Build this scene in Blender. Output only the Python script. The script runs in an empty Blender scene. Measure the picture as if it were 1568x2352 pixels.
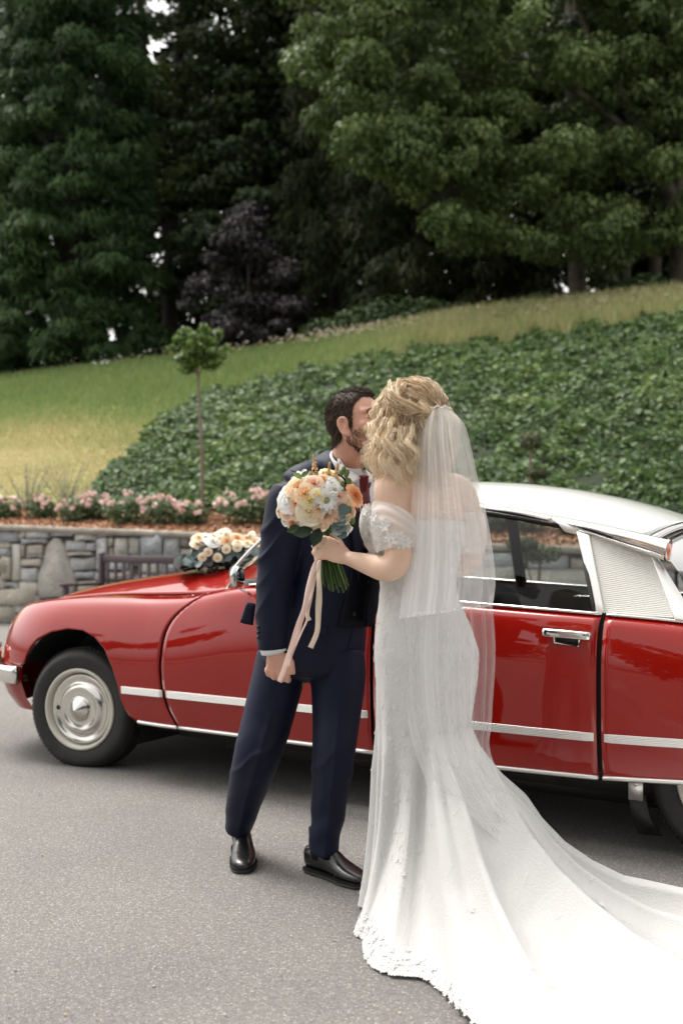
import bpy, math, random
import numpy as np
from mathutils import Vector, Matrix
R = math.radians
rng = np.random.default_rng(7)
random.seed(7)
scene = bpy.context.scene
COL = scene.collection

# ---------------------------------------------------------------- camera, sky, sun, exposure
FPX = 2286.7      # focal length of a 35 mm lens, in units of a 2352-high picture
CAMH = 1.22; VH = 1245.0; UC = 784.0
cam = bpy.data.cameras.new('camera'); camo = bpy.data.objects.new('camera', cam); COL.objects.link(camo)
camo.location = (0, 0, CAMH); camo.rotation_euler = (R(90), 0, 0)
cam.sensor_fit = 'AUTO'; cam.sensor_width = 36; cam.lens = 35
cam.shift_y = (VH - 1176.0) / 2352.0
cam.clip_end = 500; cam.clip_start = .05
cam.dof.use_dof = True; cam.dof.focus_distance = 3.5; cam.dof.aperture_fstop = 2.3
scene.camera = camo
scene.render.resolution_x = 682; scene.render.resolution_y = 1024
scene.view_settings.view_transform = 'Standard'; scene.view_settings.look = 'None'
scene.view_settings.gamma = 1; scene.view_settings.use_curve_mapping = False
scene.view_settings.exposure = 1.17
SUN_EL, SUN_ROT = 62, 312
w = bpy.data.worlds.new('World'); scene.world = w; w.use_nodes = True
nt = w.node_tree; nt.nodes.clear()
sky = nt.nodes.new('ShaderNodeTexSky'); sky.sky_type = 'NISHITA'; sky.sun_disc = False
sky.sun_elevation = R(SUN_EL); sky.sun_rotation = R(SUN_ROT); sky.air_density = 1.0; sky.dust_density = 4.0; sky.ozone_density = 1.0
hs = nt.nodes.new('ShaderNodeHueSaturation'); hs.inputs['Saturation'].default_value = .04
bg = nt.nodes.new('ShaderNodeBackground'); bg.inputs['Strength'].default_value = .15
wo = nt.nodes.new('ShaderNodeOutputWorld')
nt.links.new(sky.outputs[0], hs.inputs['Color']); wm = nt.nodes.new('ShaderNodeMix'); wm.data_type = 'RGBA'; wm.blend_type = 'MULTIPLY'; wm.inputs[0].default_value = 1; wm.inputs[7].default_value = (1.0, .98, .95, 1)   # high thin cloud: a little warmer than blue sky
nt.links.new(hs.outputs[0], wm.inputs[6]); nt.links.new(wm.outputs[2], bg.inputs[0]); nt.links.new(bg.outputs[0], wo.inputs[0])
sl = bpy.data.lights.new('sun', 'SUN'); sl.energy = 1.15; sl.angle = R(25); sl.color = (1, .95, .88)
so = bpy.data.objects.new('sun', sl); COL.objects.link(so)
# the sky's sun_rotation turns clockwise from +Y seen from above
_d = Vector((math.sin(R(SUN_ROT)) * math.cos(R(SUN_EL)), math.cos(R(SUN_ROT)) * math.cos(R(SUN_EL)), math.sin(R(SUN_EL))))
so.rotation_euler = (-_d).to_track_quat('-Z', 'Y').to_euler(); so.location = _d * 30
scene.render.engine = 'CYCLES'
scene.cycles.transparent_max_bounces = 24
scene.cycles.max_bounces = 10

def at(u, v, Y):
    return np.array([(u - UC) / FPX * Y, Y, CAMH - (v - VH) / FPX * Y])

# ---------------------------------------------------------------- helpers
def link(o, parent=None):
    COL.objects.link(o)
    if parent is not None: o.parent = parent
    return o
def tag(o, label=None, cat=None, group=None, kind=None):
    if label: o['label'] = label
    if cat: o['category'] = cat
    if group: o['group'] = group
    if kind: o['kind'] = kind
    return o
def empty(name, loc=(0, 0, 0), rz=0.):
    o = bpy.data.objects.new(name, None); COL.objects.link(o)
    o.location = Vector(tuple(float(c) for c in loc)); o.rotation_euler = (0, 0, rz); o.empty_display_size = .1
    return o
def make_mesh(name, V, F, mat=None, smooth=True, tint=None, uv=None):
    """V (n,3); F an (m,k) array or a list of arrays / tuples"""
    me = bpy.data.meshes.new(name)
    V = np.asarray(V, dtype=np.float32).reshape(-1, 3)
    if isinstance(F, np.ndarray): Fs = [F]
    else:
        by = {}
        for f in F: by.setdefault(len(f), []).append(tuple(f))
        Fs = [np.array(x, dtype=np.int32) for x in by.values()]
    me.vertices.add(len(V)); me.vertices.foreach_set('co', V.ravel())
    nl = sum(f.size for f in Fs); npol = sum(len(f) for f in Fs)
    me.loops.add(nl); me.polygons.add(npol)
    me.loops.foreach_set('vertex_index', np.concatenate([f.ravel() for f in Fs]).astype(np.int32))
    tot = np.concatenate([np.full(len(f), f.shape[1], dtype=np.int32) for f in Fs])
    st = np.zeros(npol, dtype=np.int32); st[1:] = np.cumsum(tot)[:-1]
    me.polygons.foreach_set('loop_start', st); me.polygons.foreach_set('loop_total', tot)
    me.update(calc_edges=True); me.validate()
    if smooth: me.polygons.foreach_set('use_smooth', np.ones(len(me.polygons), dtype=bool))
    if tint is not None:
        a = me.attributes.new('tint', 'FLOAT', 'POINT'); a.data.foreach_set('value', np.asarray(tint, dtype=np.float32))
    if uv is not None and len(me.loops) == nl:
        idx = np.zeros(nl, dtype=np.int32); me.loops.foreach_get('vertex_index', idx)
        l = me.uv_layers.new(name='uv'); l.data.foreach_set('uv', np.asarray(uv, dtype=np.float32)[idx].ravel())
    if mat: me.materials.append(mat)
    return me
def obj(name, V, F, mat=None, parent=None, smooth=True, tint=None, uv=None):
    o = bpy.data.objects.new(name, make_mesh(name, V, F, mat, smooth, tint, uv)); return link(o, parent)
class MB:
    """collects pieces of one mesh"""
    def __init__(s): s.V = []; s.F = []; s.T = []; s.n = 0
    def add(s, V, F, t=0.):
        V = np.asarray(V, float).reshape(-1, 3); s.V.append(V)
        s.F += [tuple(int(i) + s.n for i in f) for f in F]; s.n += len(V)
        s.T.append(np.full(len(V), t) if np.isscalar(t) else np.asarray(t)); return s
    def build(s, name, mat, parent=None, smooth=True, tint=False):
        V = np.concatenate(s.V); return obj(name, V, s.F, mat, parent, smooth, np.concatenate(s.T) if tint else None)
    def arrays(s): return np.concatenate(s.V), s.F
def gridF(n, m, wrapn=False, wrapm=False, flip=False):
    F = []
    for i in range(n if wrapn else n - 1):
        for j in range(m if wrapm else m - 1):
            a = i * m + j; b = ((i + 1) % n) * m + j; c = ((i + 1) % n) * m + (j + 1) % m; d = i * m + (j + 1) % m
            F.append((a, d, c, b) if flip else (a, b, c, d))
    return F
def box(c, s, rot=None):
    c = np.array(c, float); h = np.array(s, float) / 2
    V = np.array([[x, y, z] for z in (-1, 1) for y in (-1, 1) for x in (-1, 1)], float) * h
    if rot is not None: V = V @ np.array(rot).T
    return V + c, [(0, 2, 3, 1), (4, 5, 7, 6), (0, 1, 5, 4), (2, 6, 7, 3), (0, 4, 6, 2), (1, 3, 7, 5)]
def rotz(a): c, s = math.cos(a), math.sin(a); return np.array([[c, -s, 0], [s, c, 0], [0, 0, 1.]])
def rotx(a): c, s = math.cos(a), math.sin(a); return np.array([[1., 0, 0], [0, c, -s], [0, s, c]])
def roty(a): c, s = math.cos(a), math.sin(a); return np.array([[c, 0, s], [0, 1., 0], [-s, 0, c]])
def unit(v):
    v = np.asarray(v, float); return v / (np.linalg.norm(v, axis=-1, keepdims=True) + 1e-12)
def spline(P, n):
    """Catmull-Rom through the rows of P, n samples, any row width"""
    P = np.asarray(P, float); k = len(P)
    if k == 2: t = np.linspace(0, 1, n)[:, None]; return P[0] * (1 - t) + P[1] * t
    Q = np.vstack([2 * P[0] - P[1], P, 2 * P[-1] - P[-2]])
    x = np.linspace(0, k - 1 - 1e-9, n); i = x.astype(int); t = (x - i)[:, None]
    a, b, c, d = Q[i], Q[i + 1], Q[i + 2], Q[i + 3]
    return .5 * ((2 * b) + (-a + c) * t + (2 * a - 5 * b + 4 * c - d) * t * t + (-a + 3 * b - 3 * c + d) * t ** 3)
def loft(P, ra, rb=None, side=(1, 0, 0), seg=16, n=None, cap=True, pw=2.0):
    """closed tube along P: ra across `side`, rb across the other axis"""
    P = np.asarray(P, float); ra = np.broadcast_to(np.asarray(ra, float), (len(P),)); rb = ra if rb is None else np.broadcast_to(np.asarray(rb, float), (len(P),))
    if n:
        A = spline(np.column_stack([P, ra, rb]), n); P, ra, rb = A[:, :3], np.abs(A[:, 3]), np.abs(A[:, 4])
    T = unit(np.gradient(P, axis=0)); side = np.asarray(side, float)
    if side.ndim == 1: side = np.broadcast_to(side, P.shape)
    elif n and len(side) != n: side = spline(side, n)
    S = unit(side - (side * T).sum(1, keepdims=True) * T); N = np.cross(T, S)
    a = np.linspace(0, 2 * np.pi, seg, endpoint=False); ca, sa = np.cos(a), np.sin(a)
    if pw != 2.0: ca = np.sign(ca) * abs(ca) ** (2 / pw); sa = np.sign(sa) * abs(sa) ** (2 / pw)
    V = P[:, None] + S[:, None] * (ra[:, None] * ca)[..., None] + N[:, None] * (rb[:, None] * sa)[..., None]
    m = len(P); V = V.reshape(-1, 3); F = gridF(m, seg, wrapm=True, flip=True)
    if cap:
        V = np.vstack([V, P[:1] - T[:1] * min(ra[0], rb[0]) * .35, P[-1:] + T[-1:] * min(ra[-1], rb[-1]) * .35]); a0 = m * seg
        for j in range(seg):
            F.append((a0, (j + 1) % seg, j)); F.append((a0 + 1, (m - 1) * seg + j, (m - 1) * seg + (j + 1) % seg))
    return V, F
def ellipsoid(c, r, rot=None, nu=20, nv=14):
    V = []
    for i in range(nv + 1):
        p = math.pi * i / nv
        for j in range(nu):
            t = 2 * math.pi * j / nu; V.append((math.sin(p) * math.cos(t), math.sin(p) * math.sin(t), math.cos(p)))
    V = np.array(V) * np.array(r)
    if rot is not None: V = V @ np.array(rot).T
    return V + np.array(c), gridF(nv + 1, nu, wrapm=True)
def lathe(prof, seg=32, axis='y'):
    """prof rows (radius, along)"""
    prof = np.asarray(prof, float); a = np.linspace(0, 2 * np.pi, seg, endpoint=False)
    V = np.stack([prof[:, 0:1] * np.cos(a), np.repeat(prof[:, 1:2], seg, 1), prof[:, 0:1] * np.sin(a)], -1).reshape(-1, 3)
    if axis == 'z': V = V[:, [0, 2, 1]]
    return V, gridF(len(prof), seg, wrapm=True, flip=(axis == 'z'))
def remesh(pieces, voxel, smooth=4, fac=.5):
    """union of closed pieces as one continuous skin: returns V, F arrays"""
    mb = MB()
    for V, F in pieces: mb.add(V, F)
    V, F = mb.arrays(); o = obj('tmp', V, F)
    m = o.modifiers.new('r', 'REMESH'); m.mode = 'VOXEL'; m.voxel_size = voxel; m.adaptivity = 0
    if smooth: s = o.modifiers.new('s', 'SMOOTH'); s.factor = fac; s.iterations = smooth
    dg = bpy.context.evaluated_depsgraph_get(); ev = o.evaluated_get(dg); me = ev.to_mesh()
    n = len(me.vertices); V = np.zeros(n * 3, np.float32); me.vertices.foreach_get('co', V)
    L = np.zeros(len(me.loops), np.int32); me.loops.foreach_get('vertex_index', L)
    lt = np.zeros(len(me.polygons), np.int32); me.polygons.foreach_get('loop_total', lt)
    ls = np.zeros(len(me.polygons), np.int32); me.polygons.foreach_get('loop_start', ls)
    assert (lt == 4).all(); F = L.reshape(-1, 4)
    NR = np.zeros(n * 3, np.float32); me.vertices.foreach_get('normal', NR)
    ev.to_mesh_clear(); old = o.data; bpy.data.objects.remove(o); bpy.data.meshes.remove(old)
    return V.reshape(-1, 3).astype(float), F, NR.reshape(-1, 3).astype(float)
def strips(P, wid, side=None):
    """many ribbons at once: P (k,n,3), wid (n,) or (k,n)  -> three-sided tubes"""
    k, n, _ = P.shape; wid = np.broadcast_to(np.asarray(wid, float), (k, n))
    T = unit(np.gradient(P, axis=1)); ref = np.array([.31, .83, .45]); A = unit(np.cross(T, ref)); B = np.cross(T, A)
    V = []
    for q in range(3):
        a = q * 2.0944; V.append(P + (A * math.cos(a) + B * math.sin(a)) * wid[..., None])
    V = np.stack(V, 2).reshape(-1, 3)
    base = (np.arange(k)[:, None, None] * n * 3 + np.arange(n - 1)[None, :, None] * 3); q = np.arange(3)[None, None, :]; q2 = (q + 1) % 3
    F = np.stack([base + q, base + q2, base + 3 + q2, base + 3 + q], -1).reshape(-1, 4)
    return V, F
def ribbons(P, wid, r=rng):
    """many flat hairs at once, each turned its own way"""
    k, n, _ = P.shape; wid = np.broadcast_to(np.asarray(wid, float), (k, n)); T = unit(np.gradient(P, axis=1)); ref = unit(r.normal(size=(k, 1, 3))); A = unit(np.cross(T, ref))
    V = np.stack([P - A * wid[..., None], P + A * wid[..., None]], 2).reshape(-1, 3); b = (np.arange(k)[:, None] * n + np.arange(n - 1)[None]) * 2
    return V, np.stack([b, b + 1, b + 3, b + 2], -1).reshape(-1, 4)
def scatter(C, N, S, tmpl, faces, spin=None, r=rng):
    """copies of a small leaf template (k,3) at centres C, facing N, scaled S"""
    n = len(C); N = unit(N); a = unit(np.cross(N, unit(r.normal(size=(n, 3))))); b = np.cross(N, a)
    if spin is not None:   # leaf's long axis follows `spin`
        b = unit(spin - (spin * N).sum(1, keepdims=True) * N); a = np.cross(b, N)
    t = np.asarray(tmpl, float); S = np.broadcast_to(np.asarray(S, float), (n,))
    V = C[:, None] + (a[:, None] * t[None, :, 0:1] + b[:, None] * t[None, :, 1:2] + N[:, None] * t[None, :, 2:3]) * S[:, None, None]
    k = len(t); F = (np.array(faces)[None] + (np.arange(n) * k)[:, None, None]).reshape(-1, len(faces[0]))
    return V.reshape(-1, 3), F

# ---------------------------------------------------------------- materials
def nodes(name):
    m = bpy.data.materials.new(name); m.use_nodes = True; nt = m.node_tree; b = nt.nodes['Principled BSDF']; return m, nt, b
def N(nt, typ, **kw):
    n = nt.nodes.new('ShaderNode' + typ)
    for k, v in kw.items():
        if k in n.inputs: n.inputs[k].default_value = v
        else: setattr(n, k, v)
    return n
def ramp(nt, fac, stops):
    r = nt.nodes.new('ShaderNodeValToRGB'); e = r.color_ramp.elements
    while len(e) > 1: e.remove(e[-1])
    e[0].position = stops[0][0]; e[0].color = (*stops[0][1], 1)
    for p, c in stops[1:]:
        x = e.new(p); x.color = (*c, 1)
    nt.links.new(fac, r.inputs[0]); return r
def mat(name, col, rough=.5, metal=0., col2=None, scale=8., bump=0., bscale=60., spec=.5, coat=0., coatr=.03, sheen=0., detail=4., coord='Object', sss=0., tint=None, alpha=None, rnd=0.):
    m, nt, b = nodes(name)
    b.inputs['Base Color'].default_value = (*col, 1); b.inputs['Roughness'].default_value = rough; b.inputs['Metallic'].default_value = metal
    b.inputs['Specular IOR Level'].default_value = spec; b.inputs['Coat Weight'].default_value = coat; b.inputs['Coat Roughness'].default_value = coatr
    b.inputs['Sheen Weight'].default_value = sheen
    if sss: b.inputs['Subsurface Weight'].default_value = sss; b.inputs['Subsurface Radius'].default_value = (1, .35, .2); b.inputs['Subsurface Scale'].default_value = .012
    tc = N(nt, 'TexCoord')
    last = None
    if col2 is not None:
        nz = N(nt, 'TexNoise', Scale=scale, Detail=detail); nt.links.new(tc.outputs[coord], nz.inputs['Vector'])
        last = ramp(nt, nz.outputs[0], [(.35, col), (.65, col2)]).outputs[0]
    if tint is not None:   # per-piece colour steps from the 'tint' attribute
        at_ = N(nt, 'Attribute'); at_.attribute_name = 'tint'
        last = ramp(nt, at_.outputs['Fac'], tint).outputs[0]
    if rnd:
        oi = N(nt, 'ObjectInfo'); mr = N(nt, 'MapRange'); mr.inputs['To Min'].default_value = 1 - rnd; mr.inputs['To Max'].default_value = 1 + rnd
        nt.links.new(oi.outputs['Random'], mr.inputs[0]); h = N(nt, 'HueSaturation'); nt.links.new(mr.outputs[0], h.inputs['Value'])
        if last: nt.links.new(last, h.inputs['Color'])
        else: h.inputs['Color'].default_value = (*col, 1)
        last = h.outputs[0]
    if last: nt.links.new(last, b.inputs['Base Color'])
    if bump:
        nb = N(nt, 'TexNoise', Scale=bscale, Detail=3.); nt.links.new(tc.outputs[coord], nb.inputs['Vector'])
        bp = N(nt, 'Bump', Strength=1.0, Distance=bump); nt.links.new(nb.outputs[0], bp.inputs['Height']); nt.links.new(bp.outputs[0], b.inputs['Normal'])
    return m
def leafmat(name, stops, rough=.5, trans=.25, spec=.35):
    m, nt, b = nodes(name); a = N(nt, 'Attribute'); a.attribute_name = 'tint'
    c = ramp(nt, a.outputs['Fac'], stops); nt.links.new(c.outputs[0], b.inputs['Base Color'])
    b.inputs['Roughness'].default_value = rough; b.inputs['Specular IOR Level'].default_value = spec
    t = N(nt, 'BsdfTranslucent'); nt.links.new(c.outputs[0], t.inputs[0]); mx = N(nt, 'MixShader'); mx.inputs[0].default_value = trans
    nt.links.new(b.outputs[0], mx.inputs[1]); nt.links.new(t.outputs[0], mx.inputs[2]); nt.links.new(mx.outputs[0], nt.nodes['Material Output'].inputs[0]); return m
# ---------------------------------------------------------------- asphalt
def asphalt():
    m, nt, b = nodes('asphalt'); tc = N(nt, 'TexCoord')
    v = N(nt, 'TexVoronoi', Scale=230.); nt.links.new(tc.outputs['Object'], v.inputs['Vector'])
    big = N(nt, 'TexNoise', Scale=.8, Detail=5.); nt.links.new(tc.outputs['Object'], big.inputs['Vector'])
    fine = N(nt, 'TexNoise', Scale=70., Detail=4.); nt.links.new(tc.outputs['Object'], fine.inputs['Vector'])
    sep = N(nt, 'SeparateColor'); nt.links.new(v.outputs['Color'], sep.inputs[0])
    c1 = ramp(nt, sep.outputs[0], [(0., (.135, .128, .121)), (.55, (.176, .167, .157)), (.88, (.215, .204, .190)), (1., (.38, .36, .335))])
    c2 = ramp(nt, big.outputs[0], [(.25, (.78, .78, .79)), (.5, (1., 1., 1.)), (.75, (1.14, 1.12, 1.09))])
    c3 = ramp(nt, fine.outputs[0], [(.3, (.8, .8, .8)), (.7, (1.15, 1.15, 1.15))])
    mx = N(nt, 'Mix', data_type='RGBA', blend_type='MULTIPLY'); mx.inputs[0].default_value = 1
    nt.links.new(c1.outputs[0], mx.inputs[6]); nt.links.new(c2.outputs[0], mx.inputs[7])
    mx2 = N(nt, 'Mix', data_type='RGBA', blend_type='MULTIPLY'); mx2.inputs[0].default_value = 1
    nt.links.new(mx.outputs[2], mx2.inputs[6]); nt.links.new(c3.outputs[0], mx2.inputs[7])
    nt.links.new(mx2.outputs[2], b.inputs['Base Color']); b.inputs['Roughness'].default_value = .8
    bp = N(nt, 'Bump', Strength=.9, Distance=.003); nt.links.new(v.outputs['Distance'], bp.inputs['Height']); nt.links.new(bp.outputs[0], b.inputs['Normal'])
    return m
M_asph = asphalt()
WS = -.394                                  # the wall runs away to the left
def wallY(X): return 15 + WS * (X + 5.14)
def capZ(X): return 1.48 - .0394 * (X + 5.14)
g = []
xs = np.array([-400, -60, -20, -10, -5, 0, 5, 10, 20, 60, 400.])
for x in xs: g += [(x, -400 if abs(x) >= 0 else 0, 0), (x, wallY(min(max(x, -12), 11)) + .15, 0)]
tag(obj('asphalt_drive', g, gridF(len(xs), 2), M_asph, smooth=False), kind='structure')

# ---------------------------------------------------------------- hillside
def crestY(u): return np.interp(u, [-800, 0, 800, 1568, 2600], [44, 40, 34, 30, 28])
def crestV(u): return np.interp(u, [-800, 0, 380, 560, 800, 1100, 1568, 2600], [905, 872, 830, 815, 780, 735, 688, 610])
def hill(X, Y):
    X = np.asarray(X, float); Y = np.asarray(Y, float); u = UC + FPX * X / np.maximum(Y, 1)
    w0 = 15 + WS * (X + 5.14); yc = crestY(u); zc = CAMH - (crestV(u) - VH) / FPX * yc
    a0 = 15 + WS * 5.14; q = (u - UC) / FPX; yw = a0 / (1 - WS * q)            # where this line of sight meets the wall
    z0 = capZ(yw * q) - .10; yb = yw + 2.3; zb = z0 + .42
    t = np.clip((Y - yb) / (yc - yb), 0, 1); tb = np.clip((Y - yw) / 2.3, 0, 1)
    steep = np.interp(u, [0, 300, 700], [0., .02, .05])
    z = z0 + (zb - z0) * tb + (zc - zb) * (t + steep * np.sin(np.pi * t)) + np.maximum(Y - yc, 0) * .06
    return z + .10 * np.sin(X * .7 + 1) * np.sin(Y * .5) * t * (1 - t) * 3
us = np.linspace(-900, 2500, 120); 
def hillgrid(t0, t1, nt_):
    P = []
    for u in us:
        q = (u - UC) / FPX; yw = (15 + WS * 5.14) / (1 - WS * q)
        for t in np.linspace(t0, t1, nt_) :
            Y = yw + .28 + t; P.append((q * Y, Y, 0))
    P = np.array(P); P[:, 2] = hill(P[:, 0], P[:, 1]); return P
M_soil = mat('dry_grass_ground', (.27, .25, .085), .9, col2=(.19, .22, .06), scale=.6, bump=.02, bscale=20, coord='Object')
P = hillgrid(0, 60, 150); tag(obj('hillside', P, gridF(len(us), 150), M_soil), kind='structure')
M_mulch = mat('bark_mulch', (.34, .17, .085), .9, col2=(.17, .08, .04), scale=30, bump=.03, bscale=45)
P = hillgrid(-.05, 2.35, 24); P[:, 2] += .03; tag(obj('mulch_bed', P, gridF(len(us), 24), M_mulch), kind='structure')
def wx(u): q = (u - UC) / FPX; yw = (15 + WS * 5.14) / (1 - WS * q); return q * yw, yw
def on_bed(u, d):
    q = (u - UC) / FPX; yw = (15 + WS * 5.14) / (1 - WS * q); Y = yw + d; X = q * Y; return np.array([X, Y, float(hill(X, Y))])
# bark chips
r = np.random.default_rng(3); n = 16000; uu = r.uniform(-80, 1650, n); q = (uu - UC) / FPX; yw = (15 + WS * 5.14) / (1 - WS * q); Y = yw + r.uniform(.3, 2.2, n); X = q * Y
C = np.column_stack([X, Y, hill(X, Y) + .045]); chip = [(-.5, -.22, 0), (.5, -.28, .05), (.45, .2, 0), (-.4, .3, .08)]
V, F = scatter(C, r.normal(size=(n, 3)) * .5 + [0, -.2, 1], r.uniform(.03, .085, n), chip, [(0, 1, 2, 3)], r=r)
M_chip = mat('bark_chip', (.3, .15, .08), .85, tint=[(0, (.16, .075, .04)), (.5, (.38, .19, .10)), (1, (.55, .33, .2))])
tag(obj('bark_chips', V, F, M_chip, smooth=False, tint=np.repeat(r.random(n), 4)), kind='stuff')

# ---------------------------------------------------------------- ivy bank
IVY = np.array([(208, 1150), (230, 1090), (262, 1058), (380, 940), (480, 880), (700, 838), (1000, 792), (1568, 727), (2300, 640)])
def ivy_top(u): return np.interp(u, IVY[:, 0], IVY[:, 1])
def proj(P): return UC + FPX * P[:, 0] / P[:, 1], VH - FPX * (P[:, 2] - CAMH) / P[:, 1]
def bank_points(n, r, cond, u0=-150, u1=1750, p=1.0, d0=1.0):
    out = []
    while sum(map(len, out)) < n:
        u = r.uniform(u0, u1, 200000); q = (u - UC) / FPX; yw = (15 + WS * 5.14) / (1 - WS * q); yc = crestY(u)
        Y = yw + d0 + (yc + 6 - yw - d0) * r.random(200000) ** p; keep = r.random(200000) < (Y / 46.0) ** .0
        X = q * Y; P = np.column_stack([X, Y, hill(X, Y)]); _, v = proj(P); k = cond(u, v, Y - yw) & keep; out.append(P[k])
    return np.concatenate(out)[:n]
r = np.random.default_rng(11)
wob = lambda u: 9 * np.sin(u * .05) + 6 * np.sin(u * .13 + 2)
def in_ivy(u, v, d): return (u > 206) & (v > ivy_top(u) + wob(u) * .6 + np.interp(u, [200, 260, 380, 600, 1500], [0, 16, 34, 26, 12])) & (d > 2.0 + .25 * np.sin(u * .031))
n = 96000; C = bank_points(n, r, in_ivy, 200, 1900, 1.35, 1.6)
sz = np.clip(.055 + .0035 * (C[:, 1] - 14), .055, .13) * r.choice([.6, .85, 1.05, 1.3, 1.75], n, p=[.2, .25, .25, .2, .1]) * r.uniform(.7, .95, n)
lump = np.sin(C[:, 0] * 3.1 + np.sin(C[:, 1] * 2.3)) * np.sin(C[:, 1] * 2.7 + C[:, 0]) * .11 + np.sin(C[:, 0] * .9 + C[:, 1] * .5) * .07 + np.sin(C[:, 0] * 7.3 + 2 * np.sin(C[:, 1] * 5)) * .05
C[:, 2] += .16 + lump + r.uniform(-.10, .07, n)
ivy_t = np.array([(0, -.5, 0), (.50, -.50, .04), (.56, .02, .10), (0, .75, -.03), (-.56, .02, .10), (-.50, -.50, .04)])
V, F = scatter(C, np.array([0, -.55, .75]) + r.normal(size=(n, 3)) * .42, sz, ivy_t, [(0, 1, 2, 3), (0, 3, 4, 5)], spin=np.array([0, -.7, -.6]) + r.normal(size=(n, 3)) * .7, r=r)
M_ivy = leafmat('ivy_leaf', [(0, (.022, .052, .014)), (.4, (.055, .115, .025)), (.75, (.13, .21, .045)), (.985, (.25, .32, .08)), (1, (.28, .17, .06))], .5, .25, .35)
patch = .5 + .5 * np.sin(C[:, 0] * 2.2 + 3 * np.sin(C[:, 1] * .9)) * np.sin(C[:, 1] * 1.9)
tn = np.clip(r.beta(2, 2.6, n) * .75 + patch * .22 + lump * .6, 0, 1)
tag(obj('ivy_ground_cover', V, F, M_ivy, smooth=False, tint=np.repeat(tn, 6)), 'dense dark green ivy covering the bank behind the stone wall', kind='stuff')
# dark green ground sheet under the leaves
M_under = mat('ivy_underlay', (.012, .02, .008), .95, col2=(.02, .03, .01), scale=3)
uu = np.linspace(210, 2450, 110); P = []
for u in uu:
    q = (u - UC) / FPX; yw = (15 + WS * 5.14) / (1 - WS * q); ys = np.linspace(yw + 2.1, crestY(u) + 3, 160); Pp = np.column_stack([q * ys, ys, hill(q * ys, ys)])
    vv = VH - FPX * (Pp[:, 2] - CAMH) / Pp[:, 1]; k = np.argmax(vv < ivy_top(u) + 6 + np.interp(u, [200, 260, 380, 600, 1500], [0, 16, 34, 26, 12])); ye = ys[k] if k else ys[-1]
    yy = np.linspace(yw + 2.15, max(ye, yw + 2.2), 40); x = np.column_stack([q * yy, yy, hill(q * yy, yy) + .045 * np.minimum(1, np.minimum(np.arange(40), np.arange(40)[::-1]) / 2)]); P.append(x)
tag(obj('ivy_bed_underlay', np.concatenate(P), gridF(len(uu), 40), M_under), kind='structure')

# ---------------------------------------------------------------- grass
def in_grass(u, v, d): return ((u < 212) | (v < ivy_top(u) + wob(u) * .6 + np.interp(u, [200, 260, 380, 600, 1500], [0, 16, 34, 26, 12]))) & (d > 2.2)
n = 125000; C = bank_points(n, r, in_grass, -330, 1750, .9)
u_, v_ = proj(C); near = np.clip((v_ - 930) / 120, 0, 1); left = np.clip((500 - u_) / 200, 0, 1)
h = (.16 + .16 * np.clip((940 - v_) / 60, 0, 1) - .08 * near) * r.uniform(.5, 1.3, n) * (1 + .8 * np.clip((u_ - 700) / 300, 0, 1))
lean = r.normal(size=(n, 3)) * .3; lean[:, 2] = 1; lean = unit(lean); a = r.uniform(0, 6.28, n); sd = np.column_stack([np.cos(a), np.sin(a), 0 * a]) * (.010 + .0006 * C[:, 1:2])
V = np.stack([C - sd, C + sd, C + lean * h[:, None]], 1).reshape(-1, 3)
dry = .5 + .5 * np.sin(C[:, 0] * 1.3 + 2 * np.sin(C[:, 1] * .8)) * np.sin(C[:, 1] * .9 + 1)
tn = np.clip(.20 + .55 * near + .25 * dry * (.3 + near) + .28 * np.clip((u_ - 650) / 400, 0, 1) + r.normal(size=n) * .12, 0, 1)
M_grass = leafmat('grass_blade', [(0, (.17, .27, .08)), (.35, (.28, .36, .13)), (.65, (.52, .47, .23)), (1, (.70, .60, .36))], .6, .25)
tag(obj('meadow_grass', V, np.arange(3 * n).reshape(-1, 3), M_grass, smooth=False, tint=np.repeat(tn, 3)), 'long green and straw coloured grass on the lawn slope', kind='stuff')
# seed heads and daisies along the top of the meadow
def in_top(u, v, d): return (v < crestV(u) + 12 + 22 * np.clip((u - 650) / 500, 0, 1) - 14 * np.clip((650 - u) / 600, 0, 1)) & (u > -20)
n = 5200; C = bank_points(n, r, in_top, 0, 1600); u_, v_ = proj(C); k = r.random(n) < np.interp(u_, [0, 300, 640, 760, 1600], [.12, .2, .35, 1, .8]); C = C[k]; n = len(C); C[:, 2] += r.uniform(.3, .55, n)
V, F = scatter(C, np.array([0, -.5, .8]) + r.normal(size=(n, 3)) * .4, r.uniform(.022, .05, n), [(-1, 0, 0), (-.3, -.9, .1), (.8, -.6, 0), (.9, .5, .1), (-.1, 1, 0)], [(0, 1, 2, 3, 4)], r=r)
M_seed = mat('seed_head', (.5, .4, .25), .8, tint=[(0, (.28, .2, .08)), (.5, (.42, .34, .2)), (.75, (.55, .5, .4)), (1, (.62, .58, .5))])
tag(obj('meadow_flowers', V, F, M_seed, smooth=False, tint=np.repeat(r.random(n), 5)), 'pale seed heads and small daisies along the top of the meadow', kind='stuff')

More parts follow.
